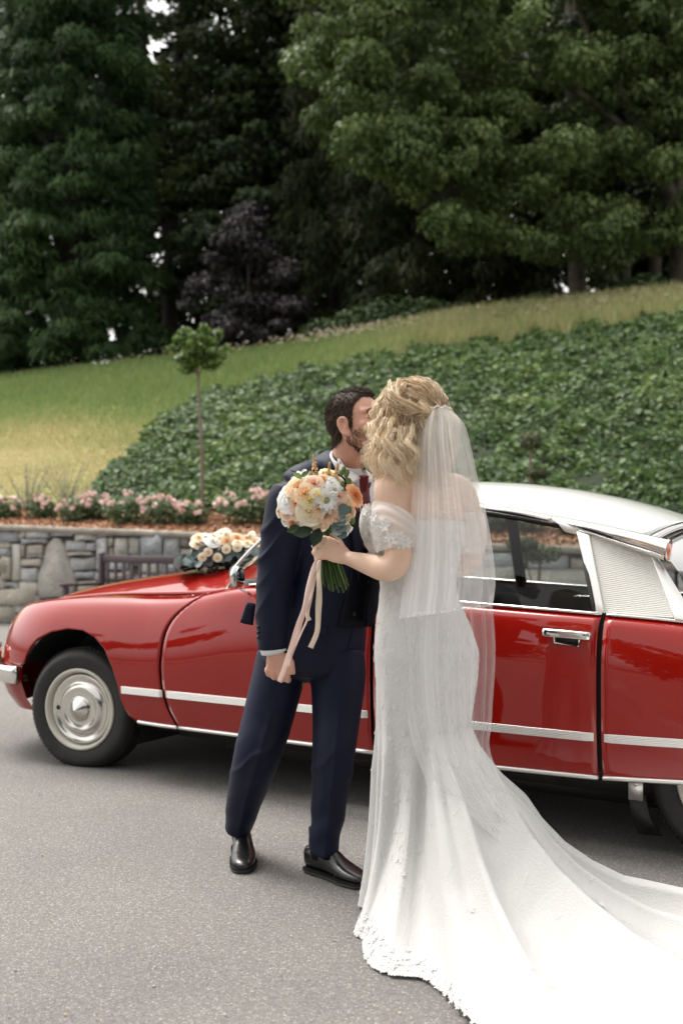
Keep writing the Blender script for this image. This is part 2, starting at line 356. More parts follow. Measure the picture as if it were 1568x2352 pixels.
# ---------------------------------------------------------------- stone wall
wall = empty('stone_wall', (-5.14, 15, 0)); tag(wall, 'grey fieldstone retaining wall with a pale coping behind the car', 'wall')
wo_ = np.array([-5.14, 15, 0.])
wd = unit(np.array([1, WS, 0])); wn = np.array([-WS, 1, 0]) / np.hypot(1, WS)     # along the wall, into the bank
M_mortar = mat('wall_joint', (.22, .20, .165), .95, col2=(.13, .12, .10), scale=5, bump=.02)
M_stone = []
for nm, a, b in (('grey_stone', (.47, .475, .475), (.36, .365, .365)), ('pale_stone', (.56, .54, .49), (.46, .44, .39)), ('tan_stone', (.50, .455, .38), (.39, .355, .30)), ('brown_stone', (.42, .385, .335), (.34, .31, .275)), ('blue_stone', (.42, .44, .455), (.33, .345, .355))):
    M_stone.append(mat(nm, a, .85, col2=b, scale=7, bump=.035, bscale=26, rnd=.14, detail=8))
core = MB(); xs = np.linspace(-14, 12, 40)
P = []
for x in xs:
    zc = capZ(x); y = wallY(x); b0 = np.array([x, y, 0]) + wn * .045; b1 = b0 + wn * .3
    P += [b0 + [0, 0, -.1], b0 + [0, 0, zc - .07], b1 + [0, 0, zc - .07], b1 + [0, 0, -.1]]
obj('wall_core', np.array(P) - wo_, gridF(len(xs), 4, flip=True), M_mortar, wall, False)
M_cap = mat('coping_stone', (.44, .40, .34), .85, col2=(.32, .29, .24), scale=6, bump=.01, bscale=30)
P = []; xs = np.linspace(-14, 12, 260); r = np.random.default_rng(5)
for x in xs:
    zc = capZ(x) + r.normal() * .003; y = wallY(x); b0 = np.array([x, y, 0]) - wn * (.05 + r.normal() * .004); b1 = b0 + wn * .42
    P += [b0 + [0, 0, zc - .085], b0 + [0, 0, zc - .01], b0 + wn * .012 + [0, 0, zc], b1 + [0, 0, zc], b1 + [0, 0, zc - .085]]
obj('coping', np.array(P) - wo_, gridF(len(xs), 5, wrapm=True, flip=True), M_cap, wall, False)
def wallpt(zx, zy):      # -> (distance along the wall from its left mark, height)
    u = zx * .4297; v = zy * .4297 + 1041.25; q = (u - UC) / FPX; yw = (15 + WS * 5.14) / (1 - WS * q); return (q * yw + 5.14) / wd[0], CAMH - (v - VH) / FPX * yw
def stone(poly, m, r):
    """an irregular block from its outline (along, height)"""
    P = np.array(poly, float); c = P.mean(0); k = len(P)
    Q = []
    for i in range(k):                          # a point in the middle of long edges, slightly knocked about
        a, b = P[i], P[(i + 1) % k]; Q.append(a); L = np.linalg.norm(b - a)
        if L > .16: nn = np.array([-(b - a)[1], (b - a)[0]]) / L; Q.append((a + b) / 2 + nn * r.normal() * min(.012, L * .04))
    P = np.array(Q); k = len(P); ext = np.linalg.norm(P - c, axis=1, keepdims=True); g = P - (P - c) / ext * .007
    r2 = P - (P - c) / ext * np.minimum(.013, ext * .12); pro = r.uniform(.0, .028)
    def w3(q, dep): return wd[None] * q[:, 0:1] + np.array([0, 0, 1.]) * q[:, 1:2] + wn[None] * dep
    V = np.vstack([w3(g, .06), w3(g, -.002 - pro * .5 + r.normal(size=(k, 1)) * .003), w3(r2, -.012 - pro + r.normal(size=(k, 1)) * .006)])
    F = [(i, (i + 1) % k, k + (i + 1) % k, k + i) for i in range(k)] + [(k + i, k + (i + 1) % k, 2 * k + (i + 1) % k, 2 * k + i) for i in range(k)] + [tuple(2 * k + i for i in range(k))]
    obj('stone', V, F, M_stone[m], wall, False)
def rect(x0, y0, x1, y1, m, r, cut=.18):
    (a, zt), (b, zb) = wallpt(x0, y0), wallpt(x1, y1)
    if b - a < .02 or zt - zb < .02: return
    rect_w(a, zb, b, zt, m, r, cut)
def rect_w(a, zb, b, zt, m, r, cut=.18):
    w_, h_ = b - a, zt - zb; c = min(w_, h_) * cut
    j = lambda s: r.normal() * s
    e = min(w_, h_) * .05
    stone([(a + c * r.uniform(.2, 1), zb + j(e)), (b - c * r.uniform(.2, 1), zb + j(e)), (b + j(e) * .5, zb + c * r.uniform(.3, 1)), (b + j(e) * .5, zt - c * r.uniform(.3, 1)), (b - c * r.uniform(.2, 1), zt + j(e)), (a + c * r.uniform(.2, 1), zt + j(e)), (a + j(e) * .5, zt - c * r.uniform(.3, 1)), (a + j(e) * .5, zb + c * r.uniform(.3, 1))], m, r)
r = np.random.default_rng(9)
for s in [(0, 412, 105, 476, 4), (112, 405, 143, 450, 1), (146, 404, 266, 455, 0), (272, 404, 398, 446, 4), (402, 415, 516, 472, 1), (520, 415, 640, 446, 3), (644, 424, 752, 444, 0),
          (0, 480, 64, 504, 2), (0, 507, 62, 547, 4), (67, 480, 112, 686, 1), (116, 458, 252, 487, 4), (145, 490, 233, 541, 2), (116, 490, 141, 556, 3), (145, 544, 235, 560, 0), (118, 562, 226, 606, 2), (350, 466, 462, 526, 0), (466, 478, 514, 523, 4), (616, 450, 686, 566, 1), (518, 452, 581, 626, 0), (690, 448, 747, 541, 1),
          (752, 432, 874, 570, 4), (877, 446, 963, 566, 0), (966, 432, 1012, 500, 3), (966, 504, 1040, 572, 2), (585, 450, 613, 498, 3), (585, 501, 613, 560, 2), (362, 529, 498, 549, 3), (376, 553, 513, 623, 0), (402, 629, 508, 673, 4), (512, 630, 576, 676, 0), (10, 550, 63, 682, 2), (116, 611, 206, 683, 0), (0, 686, 99, 731, 0), (104, 686, 204, 751, 1), (0, 735, 96, 800, 2), (100, 755, 212, 797, 4),
          (0, 804, 60, 850, 3), (64, 804, 170, 860, 0), (0, 854, 60, 912, 4), (64, 864, 170, 912, 1), (175, 802, 300, 860, 2), (175, 864, 300, 912, 0), (305, 780, 420, 850, 4), (305, 854, 420, 912, 3), (418, 678, 520, 740, 2), (418, 744, 540, 800, 0), (524, 680, 640, 740, 4), (545, 744, 660, 800, 1), (425, 805, 560, 912, 0), (565, 805, 700, 912, 4), (585, 570, 690, 625, 4), (580, 630, 700, 676, 2), (692, 545, 750, 600, 3), (752, 574, 870, 640, 1), (875, 570, 962, 640, 4), (965, 576, 1060, 640, 0), (705, 644, 830, 720, 0), (835, 644, 960, 720, 2), (965, 644, 1080, 720, 4), (705, 724, 860, 800, 1), (865, 724, 1080, 800, 0), (705, 804, 880, 912, 2), (885, 804, 1080, 912, 4)]:
    rect(*s, r)
stone([wallpt(x, y) for x, y in [(372, 772), (392, 738), (411, 690), (396, 640), (371, 570), (346, 500), (320, 455), (288, 449), (252, 492), (231, 570), (206, 650), (204, 722), (216, 778)]][::-1], 1, r)
# coursed blocks on either side of what was copied by eye
for (X0, X1, big) in ((-9.2, -5.17, 1.), (1.0, 8.2, 1.25)):
    z = 0.
    if X0 > 0: X0 = wallpt(1084, 600)[0] * wd[0] - 5.14
    while z < 1.6:
        hh = r.uniform(.14, .30) * big; x = X0
        while x < X1:
            ww = r.uniform(.22, .75) * big; top = capZ(x + ww) - .10
            z1 = min(z + hh, top)
            if z1 - z > .05: 
                if r.random() < .3 and z1 - z > .2: rect_w((x + 5.14) / wd[0] + .008, z, (x + ww + 5.14) / wd[0] - .008, (z + z1) / 2 - .006, r.integers(5), r); rect_w((x + 5.14) / wd[0] + .008, (z + z1) / 2 + .006, (x + ww + 5.14) / wd[0] - .008, z1 - .012, r.integers(5), r)
                else: rect_w((x + 5.14) / wd[0] + .008, z, (x + ww + 5.14) / wd[0] - .008, z1 - .012, r.integers(5), r)
            x += ww
        z += hh

# ---------------------------------------------------------------- bench in front of the wall
M_bench = mat('bench_paint', (.050, .030, .040), .45, col2=(.062, .038, .048), scale=9)
b0 = at(263, 1245, 14.2); bench = empty('park_bench', (b0[0] - .12, 13.95, 0), -.78); tag(bench, 'dark plum wooden bench with slatted back standing before the stone wall', 'bench')
def bpart(name, boxes):
    mb = MB()
    for c, s in boxes: mb.add(*box(c, s))
    o = mb.build(name, M_bench, bench, False); bv = o.modifiers.new('b', 'BEVEL'); bv.width = .006; bv.segments = 2; return o
BW = 1.9
for x in (0, BW):
    bpart('back_post', [((x, .0, .535), (.075, .075, 1.07))])
    bpart('front_leg', [((x, -.56, .31), (.07, .07, .60))])
    bpart('armrest', [((x, -.30, .635), (.095, .66, .04))])
bpart('top_rail', [((BW / 2, 0, .985), (BW - .08, .04, .10))])
bpart('lower_rail', [((BW / 2, 0, .52), (BW - .08, .04, .07))])
for i in range(9): bpart('back_slat', [((.16 + i * (BW - .32) / 8, 0, .745), (.062, .022, .38))])
for i in range(5): bpart('seat_slat', [((BW / 2, -.08 - i * .11, .43), (BW - .08, .085, .025))])
bpart('seat_rail', [((BW / 2, -.56, .38), (BW - .08, .03, .07))])

# ---------------------------------------------------------------- roses
M_petal = [mat('rose_petal_pink', (.80, .42, .44), .6, sss=.0, tint=[(0, (.82, .50, .46)), (.5, (.88, .68, .62)), (1, (.91, .82, .75))])]
M_rleaf = leafmat('rose_leaf', [(0, (.06, .10, .04)), (.5, (.13, .19, .09)), (1, (.22, .28, .14))], .5, .2)
petal_t = np.array([(0, -.5, 0), (.45, -.1, .12), (.4, .45, .2), (0, .6, .12), (-.4, .45, .2), (-.45, -.1, .12)])
def bloom_mesh(seed, np_=26, name='rose_bloom', m=None):
    r = np.random.default_rng(seed); d = unit(r.normal(size=(np_, 3)) + [0, -.5, .9]); C = d * np.array([.6, .6, .45]) * r.uniform(.4, 1, (np_, 1))
    V, F = scatter(C, d + r.normal(size=(np_, 3)) * .5, .7, petal_t, [(0, 1, 2, 3), (0, 3, 4, 5)], r=r)
    return make_mesh(name, V, F, m or M_petal[0], True, np.repeat(r.random(np_) * .7 + r.random() * .3, 6))
blooms = [bloom_mesh(50 + i) for i in range(5)]
def shrub_leaves(C, spread, n, size, r, m, name, parent, up=.6, ball=False):
    d = unit(r.normal(size=(n, 3))); rad = r.random((n, 1)) ** .45; P = np.array(C) + d * rad * np.array(spread)
    nn = d + r.normal(size=(n, 3)) * .6 + [0, 0, up]
    V, F = scatter(P, nn, r.uniform(.7, 1.3, n) * size, [(0, -.6, 0), (.34, -.05, .08), (0, .65, -.05), (-.34, -.05, .08)], [(0, 1, 2, 3)], r=r)
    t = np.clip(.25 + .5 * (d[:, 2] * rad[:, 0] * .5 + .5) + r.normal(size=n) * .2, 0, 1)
    return obj(name, V, F, m, parent, False, np.repeat(t, 4))
r = np.random.default_rng(21)
RB = [(14, 1.1, .40, 'with a few blooms, at the far left end of the bed'), (97, 1.2, .42, 'second from the left end of the bed'), (175, 1.0, .44, 'third from the left, over the pointed boulder'), (222, 1.25, .5, 'fourth from the left, below the corner of the ivy'), (288, .9, .56, 'left of the young tree, thick with tall blooms'), (368, .95, .5, 'low and leafy, next left of the young tree'), (440, 1.0, .4, 'small, at the foot of the young tree'), (560, 1.2, .62, "tall, behind the groom's shoulder"), (616, 1.2, .62, "tall, half hidden by the groom's arm"), (1130, 1.2, .5, 'seen through the front of the car window'), (1205, 1.25, .5, 'seen through the rear car window'), (1320, 1.2, .5, 'behind the white roof of the car')]
for u, d, s, wh in RB:
    p = on_bed(u, d); b = empty('rose_bush', p); tag(b, 'pink rose bush ' + wh, 'rose bush', 'pink rose bushes in the mulch bed')
    shrub_leaves((0, 0, s * .42), (s * .66, s * .45, s * .46), 420, .070, r, M_rleaf, 'foliage', b)
    P = []
    for k in range(7): a = r.uniform(0, 6.28); P.append(np.linspace((0, 0, -.05), (math.cos(a) * s * .4, math.sin(a) * s * .3, s * .7), 6))
    V, F = strips(np.array(P), .006); obj('stems', V, F, M_rleaf, b, tint=np.zeros(len(V)))
    for k in range(int(13 * s / .5)):
        a = r.uniform(-2.7, -.4) if r.random() < .75 else r.uniform(0, 6.28); e = r.uniform(.0, 1.25)
        o = bpy.data.objects.new('rose_bloom', blooms[k % 5]); link(o, b); q_ = np.array([math.cos(a) * math.cos(e) * s * .66, math.sin(a) * math.cos(e) * s * .5, s * .45 + math.sin(e) * s * .48])
        o.location = q_; z = r.uniform(.048, .088); o.scale = (z, z, z); o.rotation_euler = (r.uniform(-.6, .6), r.uniform(-.6, .6), r.uniform(0, 6))
# silvery sage at the left end
M_sage = leafmat('sage_leaf', [(0, (.16, .17, .14)), (1, (.38, .38, .36))], .7, .2)
for u, s, lb in ((62, .95, 'wispy silver sage plant, leftmost of two behind the roses'), (150, 1.05, 'wispy silver sage plant beside the ivy corner')):
    p = on_bed(u, 1.9); b = empty('sage_plant', p); tag(b, lb, 'sage plant', 'silver sage plants behind the roses'); P = []
    for k in range(26):
        a = r.uniform(0, 6.28); sp = r.uniform(.05, .45); t = np.linspace(0, 1, 8)[:, None]; P.append(np.array([0, 0, -.05]) + t * [math.cos(a) * sp, math.sin(a) * sp * .6, s * r.uniform(.5, 1)] + t ** 2 * [math.cos(a) * .1, 0, 0])
    P = np.array(P); V, F = strips(P, np.linspace(.007, .003, 8)); obj('stems', V, F, M_sage, b, tint=np.full(len(V), .6))
    idx = r.integers(0, 26, 900); tt = r.uniform(.15, 1, 900); Cc = P[idx, (tt * 7).astype(int)] + r.normal(size=(900, 3)) * .012
    V, F = scatter(Cc, r.normal(size=(900, 3)), .028, [(0, -.6, 0), (.22, 0, 0), (0, .6, 0), (-.22, 0, 0)], [(0, 1, 2, 3)], r=r); obj('foliage', V, F, M_sage, b, False, np.repeat(r.random(900), 4))

# ---------------------------------------------------------------- trees
def tubes(paths, rads, m, name, parent, tint=None):
    mb = MB()
    for P, ra in zip(paths, rads): mb.add(*loft(P, ra, seg=8, side=(1, .3, .1), n=max(5, len(P) * 3)))
    return mb.build(name, m, parent, tint=tint is not None)
M_bark = mat('bark', (.040, .034, .027), .95, col2=(.024, .020, .016), scale=4, bump=.03, bscale=12)
M_bark2 = mat('mossy_bark', (.13, .115, .08), .95, col2=(.05, .05, .035), scale=3, bump=.03, bscale=10)
quad_t = [(0, -.6, .0), (.36, -.1, .1), (0, .7, -.08), (-.36, -.1, .1)]
narrow_t = [(-.11, -.6, 0), (.12, -.55, .0), (.10, .25, .06), (0, .75, -.10)]
long_t = [(-.1, -.6, 0), (.1, -.6, .0), (.13, .2, .06), (0, .75, -.12), (-.13, .2, .06)]
def crown(name, parent, origin, puffs, n, size, m, r, droop=0., tmpl=quad_t, shade=0.):
    """leaves on and just inside many overlapping puffs (centre, radii)"""
    c = np.array([p[0] for p in puffs]); s = np.array([p[1] for p in puffs]); w_ = (s ** 2).prod(1) ** .4; w_ /= w_.sum()
    i = r.choice(len(puffs), n, p=w_); d = unit(r.normal(size=(n, 3)) + [0, -.25, .15]); rad = 1 - r.random((n, 1)) ** 1.6 * .75
    P = c[i] + d * rad * s[i]; pt = r.random(len(puffs))
    nn = d + r.normal(size=(n, 3)) * .55 + [0, 0, .45]; sp = d * [1, 1, .3] + [0, 0, -.35 - droop] + r.normal(size=(n, 3)) * .35
    V, F = scatter(P, nn, size * r.uniform(.6, 1.4, n), tmpl, [tuple(range(len(tmpl)))], spin=sp, r=r)
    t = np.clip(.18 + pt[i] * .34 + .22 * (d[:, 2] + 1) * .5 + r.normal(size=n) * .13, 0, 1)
    return obj(name, V - np.asarray(origin), F, m, parent, False, np.repeat(t, len(tmpl)))
def gnd(u, Y): X = (u - UC) / FPX * Y; return np.array([X, Y, float(hill(X, Y))])
def tree(name, u, Y, label, cat, group=None):
    g_ = gnd(u, Y); t = empty(name, g_); tag(t, label, cat, group); return t, g_
r = np.random.default_rng(31)
# giant conifer on the left
L_con = leafmat('conifer_spray', [(0, (.014, .030, .011)), (.4, (.042, .085, .028)), (.8, (.085, .16, .048)), (.975, (.12, .20, .06)), (1, (.26, .10, .03))], .6, .15)
t, g_ = tree('conifer_tree', 165, 42.5, 'huge dark conifer with billowing boughs at the left edge of the lawn', 'tree', None)
tubes([[(0, 0, -.3), (0, 0, 12), (0, 0, 30)]], [[.8, .6, .2]], M_bark, 'trunk', t)
puffs = []
for k in range(820):
    zz = r.uniform(.0, 1) * 27; rr = 3.75 * (1 - (zz / 60) ** 1.1) * (1 + .08 * math.sin(zz * 1.7)); a = r.uniform(-3.5, .4) if r.random() < .85 else r.uniform(0, 3.14)
    rr *= r.uniform(.45, 1.0) ** .8; s = r.uniform(.5, .95)
    puffs.append((g_ + [math.cos(a) * rr, math.sin(a) * rr, zz + .4], (s, s, s * .55)))
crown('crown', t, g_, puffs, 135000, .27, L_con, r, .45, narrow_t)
# maple with sky gaps behind
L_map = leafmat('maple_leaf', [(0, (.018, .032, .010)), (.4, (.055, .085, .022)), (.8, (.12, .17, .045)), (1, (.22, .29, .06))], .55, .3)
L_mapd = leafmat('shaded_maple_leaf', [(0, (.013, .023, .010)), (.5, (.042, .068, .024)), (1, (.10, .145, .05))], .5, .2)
t, g_ = tree('maple_tree', 388, 47, 'tall thin crowned maple with sky showing between its leaves, right of the big conifer', 'tree')
tubes([[(0, 0, -.3), (.1, 0, 6), (.4, 0, 14), (1.2, .2, 26)], [(.1, 0, 6), (-.8, 0, 12), (-1.6, 0, 22)], [(.3, 0, 10), (2.2, -.5, 16), (3.6, -.5, 22)]], [[.42, .34, .25, .1], [.25, .18, .08], [.2, .12, .05]], M_bark, 'trunk', t)
puffs = []
for k in range(200):
    zz = r.uniform(4, 28); rr = r.uniform(.2, 4.2) * (1 if zz > 9 else .6); a = r.uniform(0, 6.28); s = r.uniform(.5, .95)
    puffs.append((g_ + [math.cos(a) * rr + .6, math.sin(a) * rr, zz], (s * 1.25, s * 1.2, s * .4)))
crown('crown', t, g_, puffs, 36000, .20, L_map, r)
t, g_ = tree('maple_tree', 590, 44.5, 'dense dark broadleaf tree behind the purple tree in the middle', 'tree')
tubes([[(0, 0, -.3), (.1, 0, 7), (-.3, 0, 14), (-.5, .2, 26)], [(.1, 0, 6), (-1.8, 0, 11), (-2.6, 0, 18)]], [[.36, .3, .2, .1], [.2, .14, .06]], M_bark, 'trunk', t)
puffs = []
for k in range(190):
    zz = r.uniform(2.5, 27); rr = r.uniform(.5, 3.7) ** 1.0 * (1.15 if 5 < zz < 18 else .9); a = r.uniform(-3.6, .5); s = r.uniform(.6, 1.3)
    puffs.append((g_ + [math.cos(a) * rr + .5, math.sin(a) * rr, zz], (s * 1.15, s * 1.1, s * .45)))
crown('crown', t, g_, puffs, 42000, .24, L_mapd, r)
# purple-leaved tree
L_pur = leafmat('purple_leaf', [(0, (.012, .010, .012)), (.5, (.042, .033, .038)), (.9, (.11, .088, .10)), (1, (.12, .04, .03))], .45, .1, .6)
t, g_ = tree('purple_leaf_tree', 565, 38.5, 'small smoky purple leaved tree on the lawn edge in the middle', 'tree')
tubes([[(0, 0, -.3), (0, 0, 1.4), (.1, 0, 3), (.1, 0, 5.5)]], [[.1, .09, .07, .02]], M_bark, 'trunk', t)
puffs = []
for k in range(75):
    zz = r.uniform(.7, 6.0); wmax = np.interp(zz, [0, .7, 2.2, 4, 6], [1, 2.0, 2.35, 1.5, .35]); rr = r.uniform(.3, 1) * wmax; a = r.uniform(0, 6.28); s = r.uniform(.3, .62)
    puffs.append((g_ + [math.cos(a) * rr + .05, math.sin(a) * rr * .8, zz], (s * 1.3, s * 1.2, s * .62)))
crown('crown', t, g_, puffs, 17000, .13, L_pur, r, .3)
# dark drooping conifers under the big tree
L_hem = leafmat('hemlock_spray', [(0, (.010, .015, .005)), (.5, (.034, .046, .014)), (.9, (.075, .090, .026)), (1, (.15, .11, .04))], .7, .15)
for u, Y, hh, ww, lb in ((770, 41, 20, 3.3, 'drooping dark conifer right of the purple tree'), (960, 38.5, 16, 3.4, 'drooping dark conifer under the big overhanging tree'), (1150, 38, 15, 2.8, 'shaded dark conifer left of the pale trunk')):
    t, g_ = tree('hemlock_tree', u, Y, lb, 'tree', 'drooping conifers at the wood edge'); tubes([[(0, 0, -.3), (0, 0, hh * .5), (0, 0, hh)]], [[.35, .25, .05]], M_bark, 'trunk', t); puffs = []
    for k in range(190):
        zz = hh * r.uniform(.0, 1) ** 1.25; rr = ww * (1.02 - zz / hh * .75) * r.uniform(.35, 1); a = r.uniform(-3.6, .5); s = r.uniform(.45, .9); puffs.append((g_ + [math.cos(a) * rr, math.sin(a) * rr, zz], (s, s, s * .75)))
    crown('crown', t, g_, puffs, 26000, .26, L_hem, r, .9, narrow_t)
# the big pale green tree overhanging from the right
L_big = leafmat('walnut_leaf', [(0, (.032, .054, .017)), (.4, (.10, .15, .045)), (.75, (.19, .26, .085)), (1, (.30, .36, .14))], .5, .3)
t, g_ = tree('broadleaf_tree', 1562, 33, 'great spreading broadleaf tree leaning in from the right, lighter green than the rest', 'tree')
def rel(u, v, Y): return at(u, v, Y) - g_
tubes([[(0, 0, -.4), rel(1560, 600, 33), rel(1545, 480, 33), rel(1500, 360, 33), rel(1440, 250, 32.5)], [rel(1440, 250, 32.5), rel(1400, 170, 32), rel(1350, 90, 32), rel(1310, -60, 32)], [rel(1500, 360, 33), rel(1380, 250, 32), rel(1250, 170, 31.5), rel(1080, 120, 31)], [rel(1250, 170, 31.5), rel(1150, 190, 31), rel(1020, 160, 30.5), rel(900, 200, 30)], [rel(1545, 480, 33), rel(1600, 300, 33), rel(1650, 100, 33)]], [[.40, .34, .28, .24, .2], [.2, .15, .1, .05], [.16, .12, .1, .05], [.08, .06, .04, .02], [.2, .15, .1]], M_bark2, 'trunk', t)
puffs = []
def inside(u, v):
    lo = np.interp(u, [660, 720, 800, 900, 1000, 1100, 1250, 1400, 1600, 1750], [60, 190, 390, 430, 520, 560, 590, 600, 560, 560]); return u > 655 + 30 * math.sin(v * .02) and v < lo
while len(puffs) < 400:
    u, v = r.uniform(640, 1750), r.uniform(-120, 620)
    if not inside(u, v): continue
    if 1130 < u < 1560 and 20 < v < 520 and r.random() < .45: continue
    Y = np.interp(u, [640, 1000, 1750], [29.5, 30, 32]) + r.uniform(-1.8, 2.6) + (2 if u > 1100 else 0) * r.random(); s = r.uniform(.4, .95); puffs.append((at(u, v, Y), (s * 1.05, s, s * .6)))
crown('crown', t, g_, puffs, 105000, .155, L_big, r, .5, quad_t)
t, g_ = tree('ivy_clad_tree', 1322, 34.5, 'pale trunked tree standing alone at the top of the meadow', 'tree')
tubes([[(0, 0, -.4), (.05, 0, 1.5), (-.1, 0, 5), (-.2, 0, 12)]], [[.50, .32, .28, .2]], M_bark2, 'trunk', t); puffs = []
for k in range(130):
    zz = r.uniform(3.2, 15); rr = r.uniform(.2, 3.4); a = r.uniform(0, 6.28); s = r.uniform(.5, .95); puffs.append((g_ + [math.cos(a) * rr + .6, math.sin(a) * rr + 1.0, zz - rr * .3], (s * 1.1, s, s * .5)))
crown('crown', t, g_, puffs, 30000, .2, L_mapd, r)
# a wood beyond, one dark mass
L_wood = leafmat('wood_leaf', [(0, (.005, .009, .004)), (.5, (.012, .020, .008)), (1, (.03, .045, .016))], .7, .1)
puffs = []
for k in range(900):
    u = r.uniform(-500, 2200); Y = r.uniform(49, 62); g1 = gnd(u, Y); hh = np.interp(u, [-500, 20, 330, 380, 560, 700, 1100, 1250, 1500, 2200], [21, 22, 20, 19, 16, 22, 24, 20, 19, 24])
    zz = hh * r.random() ** .8; s = r.uniform(.9, 1.9); puffs.append((g1 + [0, 0, zz], (s * 1.3, s, s)))
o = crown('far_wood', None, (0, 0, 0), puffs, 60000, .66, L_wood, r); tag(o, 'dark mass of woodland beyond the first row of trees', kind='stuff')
# forest floor shade: trunks standing in the wood
for i, u in enumerate((700, 870, 1050, 1430, 1500)):
    t, g_ = tree('forest_tree', u, 46 + i % 3, ['bare dark trunk behind the drooping conifers, leftmost', 'bare dark trunk second from the left in the wood', 'bare dark trunk in the middle of the wood', 'bare dark trunk just right of the pale trunk', 'bare dark trunk by the right edge of the wood'][i], 'tree', 'trunks inside the wood'); tubes([[(0, 0, -.4), (.1, 0, 8), (0, 0, 20)]], [[.3, .25, .1]], M_bark, 'trunk', t)
    puffs = [(g_ + [r.normal() * 2, r.normal() * 1.5, r.uniform(7, 20)], (1.6, 1.4, .9)) for k in range(26)]; crown('crown', t, g_, puffs, 5000, .36, L_wood, r)
# weeds at the wood edge
L_weed = leafmat('weed_leaf', [(0, (.03, .055, .02)), (.5, (.065, .11, .035)), (1, (.13, .19, .07))], .5, .25)
for u, Y, s, lb in ((745, 36, 1.1, 'leafy green shrub at the wood edge, leftmost'), (830, 35.3, 1.3, 'leafy green shrub right of the leftmost one'), (905, 35, 1.5, 'larger leafy shrub with big leaves before the dark conifers'), (975, 35, 1.35, 'pale leaved shrub before the dark conifers'), (1060, 34.5, .8, 'low shrub behind the daisies'), (1235, 33, .9, 'low shrub left of the pale trunk'), (1480, 31.5, 1.1, 'greyish shrub near the big leaning trunk')):
    g1 = gnd(u, Y); b = empty('shrub', g1); tag(b, lb, 'shrub', 'shrubs along the wood edge'); shrub_leaves((0, 0, s * .42), (s * .9, s * .6, s * .62), 1300, .16, r, L_weed, 'foliage', b); V, F = strips(np.array([np.linspace((0, 0, -.1), (r.normal() * s * .3, r.normal() * .2, s * .8), 5) for _ in range(8)]), .012); obj('stems', V, F, M_bark, b)
# the young staked tree on the bank
M_thin = mat('young_bark', (.24, .18, .14), .9, col2=(.17, .135, .105), scale=20)
L_young = leafmat('young_leaf', [(0, (.06, .11, .025)), (.5, (.12, .20, .04)), (1, (.24, .36, .08))], .45, .35)
p = on_bed(467, 2.15); t = empty('young_tree', p); tag(t, 'slim young tree with a small round crown behind the roses', 'tree')
top = at(455, 870, p[1] + .3) - p; c0 = at(455, 812, p[1] + .3) - p
tubes([[(0, 0, -.1), (-.03, .0, top[2] * .5), tuple(top)], [tuple(top), tuple(c0 + [-.15, 0, .2])], [tuple(top), tuple(c0 + [.2, 0, .15])], [tuple(top), tuple(c0 + [0, -.1, .35])]], [[.036, .026, .02], [.014, .004], [.014, .004], [.014, .004]], M_thin, 'trunk', t)
puffs = []
for k in range(46):
    a = r.uniform(0, 6.28); e = r.uniform(-.9, 1.3); rr = r.uniform(.4, 1); puffs.append((p + c0 + np.array([math.cos(a) * math.cos(e) * .40 * rr, math.sin(a) * math.cos(e) * .36 * rr, math.sin(e) * .40 * rr + .02]), (.12, .12, .08)))
for uu_, vv_ in ((395, 800), (520, 800), (505, 765), (470, 752), (430, 762), (440, 850)): puffs.append((at(uu_, vv_, p[1] + .3), (.10, .1, .07)))
crown('crown', t, p, puffs, 2600, .062, L_young, r)
# clipped topiaries
L_top = leafmat('box_leaf', [(0, (.03, .045, .02)), (.5, (.085, .105, .045)), (1, (.20, .22, .10))], .5, .15)
def topiary(base, balls, lb):
    t = empty('topiary_tree', base); tag(t, lb, 'topiary'); b = np.array(base)
    top = np.array(balls[0][0]) - b; tubes([[(0, 0, -.05), tuple(top * [.6, .6, .5]), tuple(top)]] + [[tuple(top * [.5, .5, .45]), tuple(np.array(c) - b)] for c, _ in balls[1:]], [[.026, .022, .016]] + [[.012, .008]] * (len(balls) - 1), M_thin, 'trunk', t)
    for c, s in balls: shrub_leaves(np.array(c) - b, s, 900, .035, r, L_top, 'leaf_ball', t, .3)
p = on_bed(1212, 2.2); Y = p[1]
topiary(p, [(at(1218, 1012, Y), (.20, .16, .15)), (at(1235, 1088, Y), (.18, .13, .10))], 'small clipped topiary with two leaf balls standing above the car roof')
Y = 11.4; topiary(((1225 - UC) / FPX * Y, Y, 0), [(at(1240, 1272, Y), (.27, .2, .12)), (at(1200, 1250, Y), (.20, .15, .09))], 'clipped cloud topiary before the wall, seen through the car window')
# trees behind the photographer, which the paint and glass of the car mirror
for i, (x, y, h_) in enumerate(((-13, -18, 14), (-5, -20, 13), (4, -18, 15), (12, -19, 14), (-24, -12, 11), (21, -13, 14), (-28, 2, 9))):
    b = np.array([x, y, 0.]); t = empty('roadside_tree', b); tag(t, ['broad green tree behind the photographer, far left one', 'broad green tree behind the photographer, left of centre', 'broad green tree straight behind the photographer', 'broad green tree behind the photographer, right of centre', 'broad green tree at the far left end of the drive', 'broad green tree at the far right end of the drive', 'broad green tree beside the left end of the drive'][i], 'tree', 'trees on the far side of the drive'); tubes([[(0, 0, -.2), (.2, 0, h_ * .4), (0, 0, h_ * .8)]], [[.3, .2, .05]], M_bark, 'trunk', t)
    puffs = []
    for k in range(60): d = unit(r.normal(size=3)) * r.uniform(.3, 1); puffs.append((b + [d[0] * 4.2, d[1] * 4.2, h_ * .52 + d[2] * h_ * .46], (1.5, 1.5, 1.)))
    crown('crown', t, b, puffs, 4000, .6, L_mapd, r)

